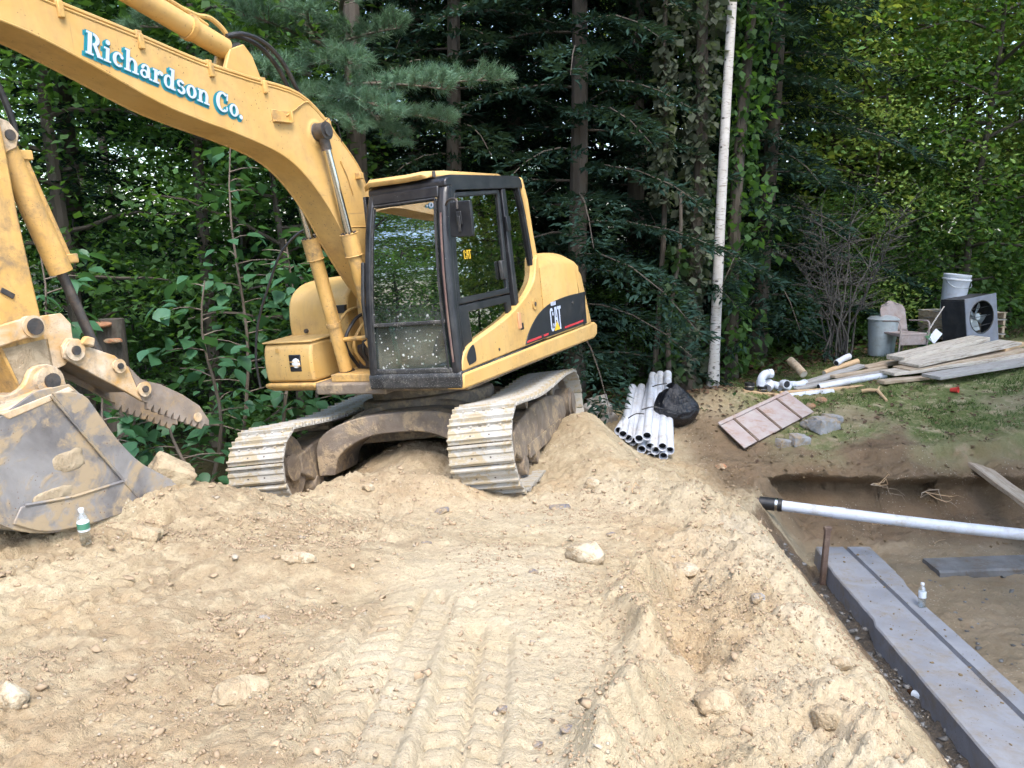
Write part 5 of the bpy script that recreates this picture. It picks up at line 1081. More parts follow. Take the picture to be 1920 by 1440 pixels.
# bare shrub on the right
DEADT = grimy('dead grey twigs', (.040, .036, .032), .9, 0, (.1, .09, .08), .4, .4, 5, None, 0, .2)
t = thing('bare_shrub', 'leafless grey shrub with many thin stems behind the lumber', 'shrub', (5.65, 14.2, gz(5.65, 14.2))); rg = random.Random(9)
for k in range(13):
    mb = MB(); th = rg.uniform(0, 6.28); L = rg.uniform(.5, 1.15); h = rg.uniform(1.7, 2.7); q = [Vector((rg.uniform(-.25, .25), rg.uniform(-.2, .2), -.1))]
    b0 = q[0].copy()
    for s in range(1, 8):
        u = s / 7; q.append(b0 + Vector((math.cos(th) * L * u ** 1.4 + rg.gauss(0, .03), math.sin(th) * L * u ** 1.4 + rg.gauss(0, .03), h * u)))
    mb.tube(q, [.022 * (1 - .8 * j / 7) for j in range(8)], 5)
    for j in range(3, 8):
        for _ in range(3):
            p = q[j]; d = Vector((math.cos(th) + rg.gauss(0, .9), math.sin(th) + rg.gauss(0, .9), rg.uniform(.2, 1.0))).normalized() * rg.uniform(.25, .7); e = p + d; mb.tube([p, p + d * .5 + Vector((0, 0, .03)), e], [.008, .006, .003], 4)
            for _2 in range(2): g = p + d * rg.uniform(.4, .9); mb.tube([g, g + Vector((rg.gauss(0, .2), rg.gauss(0, .2), rg.uniform(0, .25)))], [.004, .002], 3)
    mb.build('stem', DEADT, t)
# undergrowth and fallen leaves
def scatter(n, seed, cond, box):
    rg = np.random.default_rng(seed); x = rg.uniform(box[0], box[1], n); y = rg.uniform(box[2], box[3], n); k = cond(x, y) > rg.random(n); x, y = x[k], y[k]; return x, y, ground_h(x, y), rg
def forest_c(x, y):
    return np.clip(np.maximum.reduce([sstep(11.4, 12.8, y) * sstep(3.9, 2.4, x), sstep(12.9, 13.9, y - .30 * (x - 3.5)) * (x > 2.4), sstep(-2.9, -3.5, x) * sstep(6.9, 7.6, y - .3 * (x + 3))]), 0, 1)
x, y, z, rg = scatter(42000, 61, lambda x, y: forest_c(x, y) * sstep(-.3, .3, fbm(x * .8, y * .8, 3, 62)), (-10, 14, 6.8, 24)); hgt = rg.random(len(x)) ** 1.6 * (.25 + .55 * sstep(0, .4, fbm(x * .6, y * .6, 2, 63)))
V, Fc = leaf_quads(np.stack([x, y, z + .02 + hgt], 1), .12, 64, .55, .9, .2); tag(link('undergrowth', np_mesh('undergrowth', V, Fc, LEAF_U)), 'low green undergrowth covering the forest floor', 'undergrowth', kind='stuff')
x, y, z, rg = scatter(16000, 65, lambda x, y: np.clip(forest_c(x, y) + .25 * gauss(x, y, 3.5, 12.2, 1.5, .8) + .10 * gauss(x, y, 6, 10.8, 2.5, .8), 0, 1), (0, 10, 9.5, 16))
V, Fc = leaf_quads(np.stack([x, y, z + .012], 1), .075, 66, .6, 2.5, 0); tag(link('leaf_litter', np_mesh('leaf_litter', V, Fc, LITTER)), 'brown fallen leaves littering the ground under the birch', 'leaf litter', kind='stuff')
GRASSM = leafmat('grass blade', (.075, .12, .03), (.12, .2, .04), .3, .6, .4)
x, y, z, rg = scatter(100000, 67, lambda x, y: sstep(9.6, 10.4, y - .05 * x) * sstep(3.2, 4.2, x) * sstep(14.6, 13.4, y - .3 * (x - 4)) * sstep(-.2, .25, fbm(x * .9, y * .9, 3, 101) + .30 * sstep(9.7, 11.5, y - .1 * x) + .15 * sstep(5, 8, x)) * sstep(-.45, .15, fbm(x * 3, y * 3, 2, 68)), (3, 11, 9.4, 17))
n = len(x); th = rg.uniform(0, 6.28, n); hh = rg.uniform(.02, .055, n); wv = np.stack([np.cos(th), np.sin(th), 0 * th], 1) * .006; P = np.stack([x, y, z - .004], 1); tip = P + np.stack([rg.normal(size=n) * .02, rg.normal(size=n) * .02, hh], 1)
tag(link('grass', np_mesh('grass', np.stack([P - wv, P + wv, tip], 1).reshape(-1, 3), np.arange(3 * n).reshape(-1, 3), GRASSM)), 'short patchy grass on the bank above the pit', 'grass', kind='stuff')
# ------------------------------------------------------------------ things in the pit
CONC = grimy('concrete', (.225, .23, .25), .85, 0, (.25, .21, .16), .5, .5, 3, (.13, .125, .12), .3, .4, (.30, .305, .325))
DARKC = grimy('dark concrete', (.13, .128, .125), .8, 0, (.14, .11, .08), .5, .4, 5, None, 0, .3)  # darker grey for the low right-hand footing
CONCG = grimy('rough concrete', (.30, .29, .28), .9, 0, (.30, .24, .17), .5, .4, 6, None, 0, .4)
PVC = grimy('white pvc', (.58, .62, .70), .35, 0, (.40, .36, .30), .4, .1, 5, None, 0, .03, (.70, .73, .80))
RUBB = grimy('black rubber', (.012, .012, .013), .4, 0, (.2, .17, .13), .15, .1, 9, None, 0, .05)
RUSTM = grimy('rust steel', (.10, .06, .042), .8, .2, (.30, .22, .16), .4, .5, 9, None, 0, .3)
WOODP = grimy('weathered pale wood', (.50, .45, .38), .8, 0, (.24, .19, .14), .7, .4, 3, None, 0, .3, (.52, .48, .43), (1, 6, 6))
WOODG = grimy('grey old wood', (.33, .31, .29), .85, 0, (.18, .15, .12), .4, .4, 3, None, 0, .3, (.42, .41, .40), (1, 6, 6))
WOODT = grimy('tan lumber', (.50, .33, .18), .75, 0, (.25, .17, .10), .3, .3, 3, None, 0, .2, (.60, .43, .26), (1, 6, 6))
WOODB = grimy('brown plank', (.36, .27, .18), .85, 0, (.20, .14, .09), .5, .4, 3, None, 0, .25, (.50, .42, .33), (1, 6, 6))
def loft(name, secs, mat, parent=None, bevel=0, smooth=True, angle=30):
    """secs: list of rings (equal length lists of 3D points), capped"""
    m = MB(); n = len(secs[0]); vs = [p for s in secs for p in s]; fs = [tuple(range(n)), tuple((len(secs) - 1) * n + k for k in range(n))[::-1]]
    for i in range(len(secs) - 1):
        for k in range(n):
            l = (k + 1) % n; fs.append((i * n + k, (i + 1) * n + k, (i + 1) * n + l, i * n + l))
    m.add(vs, fs); me = m.mesh(name, mat, smooth, angle); bm = bmesh.new(); bm.from_mesh(me); bmesh.ops.recalc_face_normals(bm, faces=bm.faces); bm.to_mesh(me); bm.free(); me.set_sharp_from_angle(angle=R(angle))
    o = link(name, me, parent)
    if bevel: b_ = o.modifiers.new('Bevel', 'BEVEL'); b_.width = bevel; b_.segments = 2; b_.limit_method = 'ANGLE'
    return o
rg = random.Random(77); secs = []
FT = -1.50
for y in np.arange(8.28, 1.2, -.12):
    xl = float(np.interp(y, [1.2, 4.58, 5.4, 6.50, 6.60, 7.58, 8.3], [2.90, 2.98, 3.01, 3.05, 3.085, 3.12, 3.20])) + rg.uniform(-.0025, .0025); w = float(np.interp(y, [1.2, 6.9, 7.0, 7.3, 7.4, 8.3], [3.64, 3.665, 3.68, 3.70, 3.735, 3.78])) + rg.uniform(-.0025, .0025) - xl
    t = FT + rg.uniform(-.002, .002); g = float(np.interp(y, [1.2, 8.3], [3.42, 3.51]))
    secs.append([(xl - .01, y, FLOOR - .1), (xl, y, t - .012), (xl + .012, y, t), (g - .024, y, t), (g - .016, y, t - .04), (g + .016, y, t - .04), (g + .024, y, t), (xl + w - .012, y, t), (xl + w, y, t - .012), (xl + w + .01, y, FLOOR - .1)])
ft = loft('concrete_footing', secs, CONC); tag(ft, 'long grey concrete footing with a keyway groove running along the pit', 'footing')
secs = []
for x in np.arange(4.28, 9.0, .2): secs.append([(x, 7.80 + .09 * (x - 4.2) + rg.uniform(-.01, .01), FLOOR - .1), (x, 7.81 + .09 * (x - 4.2), -1.60), (x, 7.83 + .09 * (x - 4.2), -1.585 + rg.uniform(-.006, .006)), (x, 8.16 + .09 * (x - 4.2), -1.585), (x, 8.2 + .09 * (x - 4.2), FLOOR - .1)])
tag(loft('concrete_footing', secs, DARKC), 'low short concrete footing at the right edge below the white pipe', 'footing')
stk = thing('iron_stake', 'rusty brown stake driven in at the far end of the footing', 'stake', (3.085, 7.75, FLOOR - .05)); m = MB(); m.box(-.028, .028, -.02, .02, 0, .64); m.build('shaft', RUSTM, stk, .006); m = MB(); m.box(-.036, .036, -.024, .024, .62, .66); m.build('head', RUSTM, stk, .008)
stk.rotation_euler = (0, R(1.5), .2)
pa, pb = at(1436, 944, 8.25), at(2150, 1026, 7.0)
lp = thing('drain_pipe', 'long white plastic pipe spanning the pit', 'pipe', pa); d = pb - pa; m = MB()
m.tube([Vector() + d * t + Vector((0, 0, -.02 * math.sin(math.pi * t))) for t in np.linspace(.03, 1, 14)], .055, 18); m.build('pipe', PVC, lp)
m = MB(); m.tube([d * .2 + Vector((0, 0, -.012)), d * .235 + Vector((0, 0, -.013))], .060, 18); m.build('joint', PVC, lp)
cp = MB(); cp.tube([-d * .02, d * .05], .068, 18); cp.build('coupling', RUBB, lp); cl = MB(); cl.tube([d * .028, d * .036], .071, 18); cl.build('clamp', CHROME, lp)
tag(MB().tube([pa - d * .16, pa - d * .01], .05, 14).build('old_pipe', RUSTM), 'dark old pipe stub sticking out of the soil behind the black coupling', 'pipe')
def board(name, A, B, w, t, mat, label, cat='board', group=None, roll=0, notch=0):
    A = Vector(A); B = Vector(B); d = B - A; L = d.length; o = MB()
    nseg = 5; rr = random.Random(int(L * 1e4) + int(w * 1e4)); secs = []
    for k in range(nseg + 1):
        x = L * k / nseg; sag = rr.uniform(-.006, .006); e = rr.uniform(-.02, .02) if k in (0, nseg) else 0
        secs.append([(x + e, -w / 2, -t / 2 + sag), (x, w / 2, -t / 2 + sag), (x, w / 2, t / 2 + sag), (x + e, -w / 2, t / 2 + sag)])
    ob = loft(name, secs, mat, None, min(t, w) * .12); xa = d.normalized(); za = Vector((0, 0, 1)); ya = za.cross(xa).normalized(); za = xa.cross(ya)
    M = Matrix((xa, ya, za)).transposed().to_4x4(); ob.matrix_world = Matrix.Translation(A) @ M @ Matrix.Rotation(roll, 4, 'X'); tag(ob, label, cat, group); return ob
board('plank', at(1822, 866, 9.75), at(1985, 985, 8.05), .23, .05, WOODB, 'muddy plank leaning from the bank down into the pit', 'plank', roll=R(-8))
# --------------------------------------------------------------- bottles
CLEAR = glassmat('clear plastic', (.93, .96, .97), .18, .9, .05); WLAB = grimy('label paper', (.62, .68, .74), .5, 0, (.5, .5, .5), .1, .1, 30, None, 0, 0); GLAB = grimy('green label', (.05, .20, .13), .5, 0, (.4, .4, .4), .1, .1, 30, None, 0, 0); CAPW = grimy('white cap', (.78, .80, .82), .4, 0, (.5, .5, .5), .1, .1, 30, None, 0, 0)
BROWN = grimy('brown glass', (.035, .014, .006), .1, 0, (.2, .15, .1), .1, .1, 12, None, 0, 0)
BP = [(.001, .004), (.022, .0), (.031, .008), (.032, .03), (.030, .045), (.032, .06), (.031, .075), (.032, .09), (.0315, .135), (.032, .15), (.027, .17), (.016, .19), (.0125, .198), (.0125, .207)]
def bottle(p, s, label, tilt=(0, 0, 0)):
    t = thing('water_bottle', label, 'bottle', p); t.scale = (s, s, s); t.rotation_euler = tilt; MB().lathe(BP, 20).build('body', CLEAR, t)
    MB().lathe([(.0328, .085), (.0332, .087), (.0332, .138), (.0328, .14)], 20).build('label', WLAB, t); m = MB(); m.lathe([(.0336, .098), (.0337, .1), (.0337, .132), (.0336, .134)], 20); m.v = [(x, y, z) for x, y, z in m.v]; m.f = [f for f in m.f if len(f) == 4 and m.v[f[0]][0] > -.005 and m.v[f[2]][0] > -.005]; m.build('label_print', GLAB, t)
    MB().lathe([(.0145, .198), (.0155, .2), (.0155, .217), (.013, .219)], 16).build('cap', CAPW, t); MB().lathe([(.001, .006), (.029, .006), (.030, .045), (.030, .07)], 18).build('water', CLEAR, t); return t
b1p = gp(162, 1022); bottle(b1p + Vector((0, 0, -.01)), 1.0, 'clear water bottle with green label standing in dirt by the bucket', (R(3), R(4), R(-60)))
_d = ray(1729, 1138); _t = (FT - CAMZ) / _d.z; bottle(Vector((0, 0, CAMZ)) + _d * _t, 1.0, 'clear water bottle on the far edge of the concrete footing', (R(-5), R(3), R(40)))
_d = ray(1704, 1305); _p = Vector((0, 0, CAMZ)) + _d * ((FLOOR - CAMZ) / _d.z); t = thing('beer_bottle', 'brown bottle with white label lying in the wet trench', 'bottle', _p + Vector((0, 0, .03))); t.rotation_euler = (R(80), R(5), R(25))
MB().lathe([(.001, 0), (.028, 0), (.031, .006), (.031, .13), (.026, .155), (.014, .185), (.0125, .225), (.0135, .23)], 18).build('body', BROWN, t); MB().lathe([(.0316, .04), (.0318, .042), (.0318, .11), (.0316, .112)], 18).build('label', WLAB, t); MB().lathe([(.0145, .222), (.0145, .234), (.001, .235)], 12).build('cap', CAPW, t)
# --------------------------------------------------------------- stones
def stone_mat(name, c, c2_): return grimy(name, c, .95, 0, (.34, .26, .165), .9, .6, 7, (.2, .15, .1), .4, .9, c2_)
STT = stone_mat('tan stone', (.35, .28, .18), (.46, .38, .26)); STP = stone_mat('pale stone', (.40, .335, .24), (.52, .45, .34)); STG = stone_mat('grey stone', (.26, .26, .265), (.36, .36, .37)); STS = stone_mat('slate chip', (.12, .12, .14), (.19, .19, .215)); STO = stone_mat('orange brick', (.36, .15, .07), (.45, .22, .12))
def rock(name, loc, sx, sy, sz, seed, mat, boxy=0):
    """angular stone: convex hull of jittered points, edges worn, faces pitted"""
    r_ = random.Random(seed); bm = bmesh.new(); pts = []
    if boxy:
        for a in (-1, 1):
            for b_ in (-1, 1):
                for c_ in (-1, 1): pts.append(Vector((a * r_.uniform(.75, 1), b_ * r_.uniform(.7, 1), c_ * r_.uniform(.65, 1))))
        for _ in range(3): pts.append(Vector((r_.uniform(-1, 1), r_.uniform(-1, 1), r_.choice((-1, 1)) * 1.0)))
    else:
        for k_ in range(46):
            v = Vector((r_.gauss(0, 1), r_.gauss(0, 1), r_.gauss(0, 1))).normalized(); m_ = max(abs(v.x), abs(v.y), abs(v.z)); pts.append(v * (.68 + .32 / m_ * .8) * r_.uniform(.86, 1.04))
    for v in pts: bm.verts.new((v.x, v.y, v.z))
    res = bmesh.ops.convex_hull(bm, input=bm.verts); bmesh.ops.delete(bm, geom=[g for g in res['geom_interior'] if isinstance(g, bmesh.types.BMVert)], context='VERTS')
    bmesh.ops.bevel(bm, geom=bm.edges[:], offset=.08 if boxy else .10, segments=2, affect='EDGES', profile=.6, clamp_overlap=True)
    bmesh.ops.triangulate(bm, faces=bm.faces[:]); bmesh.ops.subdivide_edges(bm, edges=[e for e in bm.edges if e.calc_length() > .22], cuts=3, use_grid_fill=True); bmesh.ops.triangulate(bm, faces=bm.faces[:])
    P = np.array([tuple(v.co) for v in bm.verts]); nz_ = fbm(P[:, 0] * 2.3 + P[:, 2] * 1.3 + seed, P[:, 1] * 2.3 - P[:, 2] * 1.1, 4, seed)
    for v, q in zip(bm.verts, nz_): v.co = Vector((v.co.x * sx, v.co.y * sy, v.co.z * sz)) * (1 + .17 * q)
    bmesh.ops.recalc_face_normals(bm, faces=bm.faces[:]); me = bpy.data.meshes.new(name); bm.to_mesh(me); bm.free(); me.shade_smooth(); me.materials.append(mat); o = link(name, me); o.location = loc; return o
def stone(px, py, wpx, hpx, rz, mat, label, name='stone', cat='stone', deep=.75, seed=None, amp=.32, group=None, sink=.42, tilt=0, long_=None, boxy=0):
    p = gp(px, py); dist = (p - Vector((0, 0, CAMZ))).length; sx = wpx / F * dist / 2 if long_ is None else long_; sz = hpx / F * dist / 2; sy = sx * deep if long_ is None else wpx / F * dist / 2
    o = rock(name, (p.x, p.y, p.z + sz * (1 - 2 * sink)), sx, sy, sz * 1.05, seed or int(px * 7 + py), mat, boxy); o.rotation_euler = (R(tilt), R(tilt * .6), R(rz)); tag(o, label, cat, group); return o
stone(275, 1010, 56, 40, 10, STT, 'rounded tan stone right of the water bottle and bucket')
stone(1110, 915, 38, 32, 20, STP, 'small pale angular stone right of the near track')
stone(1098, 1052, 84, 62, -25, STP, 'large pale stone in the middle of the heap')
stone(1338, 1330, 60, 46, 0, STT, 'long tan stone half buried on the right slope', deep=1.0, long_=.10)
stone(1556, 1352, 62, 48, -20, STT, 'rounded yellowish stone low on the right slope')
stone(1420, 1130, 28, 22, 0, STG, 'small grey pebble on the right slope')
stone(1575, 1252, 44, 32, 20, STP, 'pale stone near the edge of the heap above the footing')
stone(1284, 1072, 60, 24, -28, STP, 'flat pale stone on the shoulder of the heap')
stone(560, 1054, 76, 22, 12, STP, 'bone like pale stone in front of the berm', deep=.3, amp=.15)
stone(20, 1325, 62, 52, 0, STP, 'pale stone cut by the left edge of the photo')
stone(455, 1300, 110, 44, 25, STT, 'flat tan slab stone half buried at the lower left', sink=.42)
stone(830, 960, 38, 14, 35, STS, 'dark flat chip at the foot of the berm', deep=.5)
stone(690, 920, 26, 18, 0, STP, 'pale pebble on top of the berm between the tracks')
stone(1000, 1075, 22, 12, 0, STS, 'dark chip in the center of the packed dirt'); stone(945, 1338, 30, 12, 0, STS, 'blue grey chip left of two others in the foreground'); stone(1066, 1372, 36, 16, 20, STS, 'largest blue grey chip in the foreground'); stone(1010, 1398, 24, 14, 0, STS, 'blue grey chip at the bottom of the foreground'); stone(1050, 952, 46, 8, 0, STS, 'flat dark chip in front of the near track'); stone(490, 1160, 36, 8, 10, STG, 'flat grey flake in the left middle dirt'); stone(800, 1020, 22, 8, 0, STS, 'small dark flake in the packed dirt'); stone(1145, 1005, 24, 10, 0, STS, 'dark flake above the large pale stone')
rk = rock('rock', MH @ Vector((3.62, .30, .86)), .14, .11, .10, 12, STT, 1); rk.rotation_euler = (R(20), R(25), R(30)); tag(rk, 'pale blocky rock resting against the bucket lip', 'rock')
for k, (px, py, w, h_, lab) in enumerate(((1085, 782, 42, 34, 'grey block at the left of the rubble heap behind the mound'), (1112, 772, 46, 36, 'grey block in the middle of the rubble heap'), (1135, 768, 34, 30, 'grey block at the right of the rubble heap'), (1120, 752, 40, 22, 'pale grey block topping the rubble heap'), (1098, 790, 36, 30, 'dark grey block low in the rubble heap'), (1140, 785, 34, 26, 'dark block low at the right of the rubble heap'), (1068, 768, 24, 22, 'small grey block beside the track in the rubble'))):
    p = at(px, py, 11.3); s = 11.3 / F / 2; o = rock('rubble_block', p, w * s, w * s * .7, h_ * s, 200 + k, CONCG, 1); o.rotation_euler = (.3 * math.sin(k), .4 * math.cos(2 * k), k * .8); tag(o, lab, 'block', 'rubble blocks behind the mound')
    if p.z - h_ * s > gz(p.x, p.y): lump('rubble_block', p.x + .03, p.y + .1, gz(p.x, p.y) + .05, .16, .14, .12, 240 + k, CONCG, None, amp=.2); tag(bpy.context.scene.collection.objects[-1], 'grey block buried under the rubble heap behind the mound', 'block', 'rubble blocks behind the mound')
for px, py, w, h_, lab in ((1545, 806, 50, 26, 'largest pale broken concrete slab right of the rusty panel'), (1522, 802, 34, 14, 'thin concrete shard leaning on the rusty panel corner'), (1500, 832, 36, 20, 'grey concrete chunk below the rusty panel'), (1468, 838, 26, 16, 'small bluish concrete chunk below the rusty panel'), (1560, 795, 34, 20, 'pale concrete piece on the right of the broken slabs')):
    stone(px, py, w, h_, 20, STG, lab, 'concrete_chunk', 'concrete chunk', .7, None, .12, 'broken concrete by the panel', .2, 8, None, 1)
for px, py, lab in ((1520, 764, 'orange brick fragment above the concrete slabs'), (1540, 752, 'second brick fragment on the grass'), (1352, 880, 'orange stone at the pit edge')): stone(px, py, 22, 13, 0, STO, lab, 'brick_fragment', 'brick')
# --------------------------------------------------------------- plastic pipes in bundles
BLK2 = grimy('pipe bore', (.01, .012, .016), .8, 0, (.1, .1, .1), .1, .1, 5, None, 0, 0)  # near-black discs paint the shade inside open pipe ends
def pvc(A, B, r_, label, group, bell=True):
    A = Vector(A); B = Vector(B); t = thing('plastic_pipe', label, 'pipe', A, 0, group); d = B - A; L = d.length; q = Vector((0, 0, 1)).rotation_difference(d.normalized()).to_matrix().to_4x4()
    MB().lathe([(r_ * .86, .10), (r_ * .86, .0), (r_, 0), (r_, L - .18), (r_ * 1.12, L - .15), (r_ * 1.12, L), (r_ * .95, L), (r_ * .95, L - .1)], 18, q).build('tube', PVC, t)
    MB().lathe([(.001, .09), (r_ * .865, .09)], 18, q).build('bore_shade', BLK2, t); MB().lathe([(.001, L - .09), (r_ * .955, L - .09)], 18, q).build('bore_shade', BLK2, t)
GA = 'white pipes of the right bundle'; fr = [(1220, 857), (1203, 843), (1213, 818), (1219, 838), (1229, 845), (1242, 838), (1256, 845), (1244, 856), (1198, 823)]; bk_ = [(1233, 717), (1222, 713), (1224, 704), (1232, 708), (1238, 702), (1245, 708), (1252, 701), (1248, 716), (1219, 722)]
for k, (a, b_) in enumerate(zip(fr, bk_)):
    pvc(at(a[0], a[1], 9.75 - .06 * (k % 3)), at(b_[0], b_[1], 12.5 + .1 * (k % 3)), .054, 'white plastic pipe with open end facing the viewer in the right bundle', GA)
GB = 'white pipes of the left bundle'
for k, (a, b_) in enumerate((((1168, 815), (1186, 727)), ((1178, 822), (1194, 733)), ((1186, 828), (1203, 726)), ((1160, 808), (1199, 739)), ((1172, 812), (1210, 735)))):
    pvc(at(a[0], a[1], 9.9 + .05 * k), at(b_[0], b_[1], 12.3 + .06 * k), .054, 'white plastic pipe of the left bundle rising behind the heap', GB)
def strap(pts, label):
    o = MB().tube(catmull(pts, 5), .008, 6).build('strap', RUBB); tag(o, label, 'strap', 'straps round the pipes')
strap([at(1204, 768, 10.8), at(1222, 763, 10.55), at(1240, 766, 10.55), at(1252, 773, 10.8)], 'dark strap across the lower right pipe bundle'); strap([at(1216, 728, 11.9), at(1232, 722, 11.75), at(1250, 719, 11.85)], 'dark strap across the top of the right pipe bundle'); strap([at(1178, 784, 10.4), at(1192, 776, 10.35), at(1207, 776, 10.5)], 'dark strap across the left pipe bundle')
# --------------------------------------------------------------- garbage bag
BAG, nt, b = nmat('black bag film'); b.inputs['Base Color'].default_value = (.008, .009, .013, 1); b.inputs['Roughness'].default_value = .28; n = NT(nt); n.bump(n.noise(7, 5, .6, 1.2), .9, .06, b)
p = gp(1278, 808); bm = bmesh.new(); bmesh.ops.create_icosphere(bm, subdivisions=4, radius=1)
for v in bm.verts:
    c = v.co; k = 1 + .12 * float(fbm(np.array([c.x * 2 + c.z]), np.array([c.y * 2 - c.z]), 3, 7)[0]); th = math.atan2(c.y, c.x); h_ = (c.z + 1) / 2
    rr = (.62 + .45 * math.sin(math.pi * min(1, h_ * .85 + .1))) * (1 - .55 * max(0, h_ - .45) / .55) * k * (1 + .05 * math.sin(th * 7 + 4 * h_) * h_)
    v.co = Vector((c.x * rr * .31 - .09 * h_ ** 2, c.y * rr * .27, max(-.02, h_ * .64 * k)))
me = bpy.data.meshes.new('body'); bm.to_mesh(me); bm.free(); me.shade_smooth(); me.materials.append(BAG)
t = thing('garbage_bag', 'full black garbage bag leaning on the white pipes', 'bag', p + Vector((-.02, .2, -.02)), .4); link('body', me, t); m = MB(); m.tube([(-.09, 0, .50), (-.10, 0, .56), (-.13, .01, .62)], [.03, .02, .06], 8); m.build('tied_neck', BAG, t)
# --------------------------------------------------------------- rusty panel
PANM = grimy('rusty panel', (.40, .32, .30), .7, .1, (.36, .22, .15), .5, .5, 4, (.10, .05, .03), .3, .2, (.46, .42, .40))
c4 = [gp(1345, 802), gp(1395, 850), gp(1535, 778), gp(1465, 745)]; o0 = c4[0] + Vector((0, 0, .06)); ex = (c4[2] - c4[1] + c4[3] - c4[0]) / 2; ey = (c4[1] - c4[0]); nz = ex.cross(ey); nz = (nz if nz.z > 0 else -nz).normalized()
t = thing('metal_panel', 'rusty sheet metal panel with ribs lying tilted on the dirt', 'metal panel', o0)
def pq(a, b_, h_): return ex * a + ey * b_ + nz * h_
def slab(a0, a1, b0, b1, h0, h1, name, mat):
    m = MB(); m.add([pq(a0, b0, h0), pq(a1, b0, h0), pq(a1, b1, h0), pq(a0, b1, h0), pq(a0, b0, h1), pq(a1, b0, h1), pq(a1, b1, h1), pq(a0, b1, h1)], [(0, 3, 2, 1), (4, 5, 6, 7), (0, 1, 5, 4), (1, 2, 6, 5), (2, 3, 7, 6), (3, 0, 4, 7)]); return m.build(name, mat, t, .006)
slab(.01, .99, .01, .99, -.03, -.008, 'backing', RUSTM)
for a0, a1 in ((0, .17), (.19, .49), (.51, .79), (.81, 1.0)): slab(a0, a1, .12, 1.0, -.012, .006, 'panel', PANM)
slab(0, 1, 0, .10, -.012, .012, 'edge_strip', PANM)
for a in (.18, .50, .80): slab(a - .012, a + .012, .10, 1.01, -.005, .018, 'rib', RUSTM)
# --------------------------------------------------------------- lumber and clutter on the bank
LG = 'boards of the lumber pile'
def bd(A, B, w, t, mat, label, roll=0, cat='board', group=LG): board('board', at(*A), at(*B), w, t, mat, label, cat, group, roll)
bd((1652, 716, 12.0), (1790, 702, 12.6), .16, .05, WOODB, 'lowest brown board sticking out left under the pile')
bd((1745, 706, 12.0), (2010, 664, 13.0), .34, .05, WOODG, 'bluish grey board at the front of the pile running past the right edge')
bd((1662, 700, 12.35), (1935, 662, 13.1), .32, .05, WOODP, 'pale board second from the bottom of the pile')
bd((1690, 694, 12.45), (1905, 655, 13.2), .36, .06, WOODB, 'tan board under the top boards of the pile')
bd((1678, 672, 12.85), (1838, 634, 13.6), .34, .07, WOODP, 'thick pale board at the back of the pile')
bd((1704, 683, 12.5), (1895, 642, 13.3), .40, .045, WOODP, 'widest pale board on top of the pile')
bd((1868, 655, 13.1), (1908, 643, 13.5), .3, .05, WOODT, 'short tan board at the right end of the pile')
bd((1462, 737, 12.15), (1662, 722, 12.2), .09, .05, WOODT, 'long yellowish stud lying in front of the grey poles')
bd((1490, 730, 12.3), (1655, 697, 12.75), .12, .04, WOODG, 'grey weathered board left of the pile'); bd((1500, 722, 12.5), (1615, 686, 13.0), .14, .05, WOODG, 'grey board pointing back to the white pipe scrap'); bd((1560, 706, 12.6), (1660, 690, 12.9), .1, .04, WOODB, 'brown board tucked beside the pile'); bd((1392, 733, 12.2), (1470, 742, 12.1), .13, .045, WOODT, 'short tan plank under the black couplings'); bd((1620, 690, 13.0), (1690, 676, 13.2), .2, .05, WOODB, 'dark board end behind the pile')
def rod(name, A, B, r_, mat, label, cat, r1=None, hollow=False):
    A = at(*A); B = at(*B); t = thing(name, label, cat, A); m = MB(); m.tube([Vector(), (B - A) * .5 + Vector((0, 0, .01)), B - A], [r_, r_ * .97, r1 or r_], 14); m.build('body', mat, t)
    d = (B - A).normalized(); m = MB(); m.tube([-d * .004, d * .01], r_ * .8, 12); m.build('end_face', BLK2 if hollow else WOODP, t); return t  # hollow scraps get a black end disc, painted as the dark inside
rod('pipe_scrap', (1535, 726, 12.25), (1660, 704, 12.5), .05, PVC, 'white pipe length lying along the stud', 'pipe', hollow=True); rod('pipe_scrap', (1478, 744, 12.05), (1562, 735, 12.1), .05, PVC, 'white pipe stub below the stud', 'pipe', hollow=True); rod('pipe_scrap', (1568, 681, 13.1), (1592, 668, 13.3), .05, PVC, 'short white pipe scrap at the edge of the undergrowth', 'pipe', hollow=True)
rod('log', (1507, 702, 12.9), (1482, 676, 13.3), .065, WOODB, 'short round log lying near the birch', 'log')
rod('log', (1545, 700, 13.0), (1608, 678, 13.3), .05, WOODT, 'thin orange brown branch beside the grey boards', 'branch')
def fitting(px, py, y, a, label, mat=PVC, r_=.055):
    t = thing('pipe_elbow', label, 'pipe fitting', at(px, py, y), a, 'white elbows beside the couplings'); q = [(0, 0, -.06), (0, 0, .02)] + [(.09 * (1 - math.cos(u)), 0, .02 + .09 * math.sin(u)) for u in np.linspace(.2, 1.57, 6)] + [(.15, 0, .11)]
    MB().tube(q, r_, 16).build('bend', mat, t); m = MB(); m.tube([q[0], q[1]], r_ * 1.15, 16); m.build('socket', mat, t); m = MB(); m.tube([(.1, 0, .11), (.16, 0, .11)], r_ * 1.15, 16); m.build('socket', mat, t); m = MB(); m.tube([(.155, 0, .11), (.1615, 0, .11)], r_ * .95, 14); m.build('bore_shade', BLK2, t); return t
f = fitting(1427, 716, 12.3, .3, 'white elbow standing upright above the black couplings'); f.scale = (1.1,) * 3
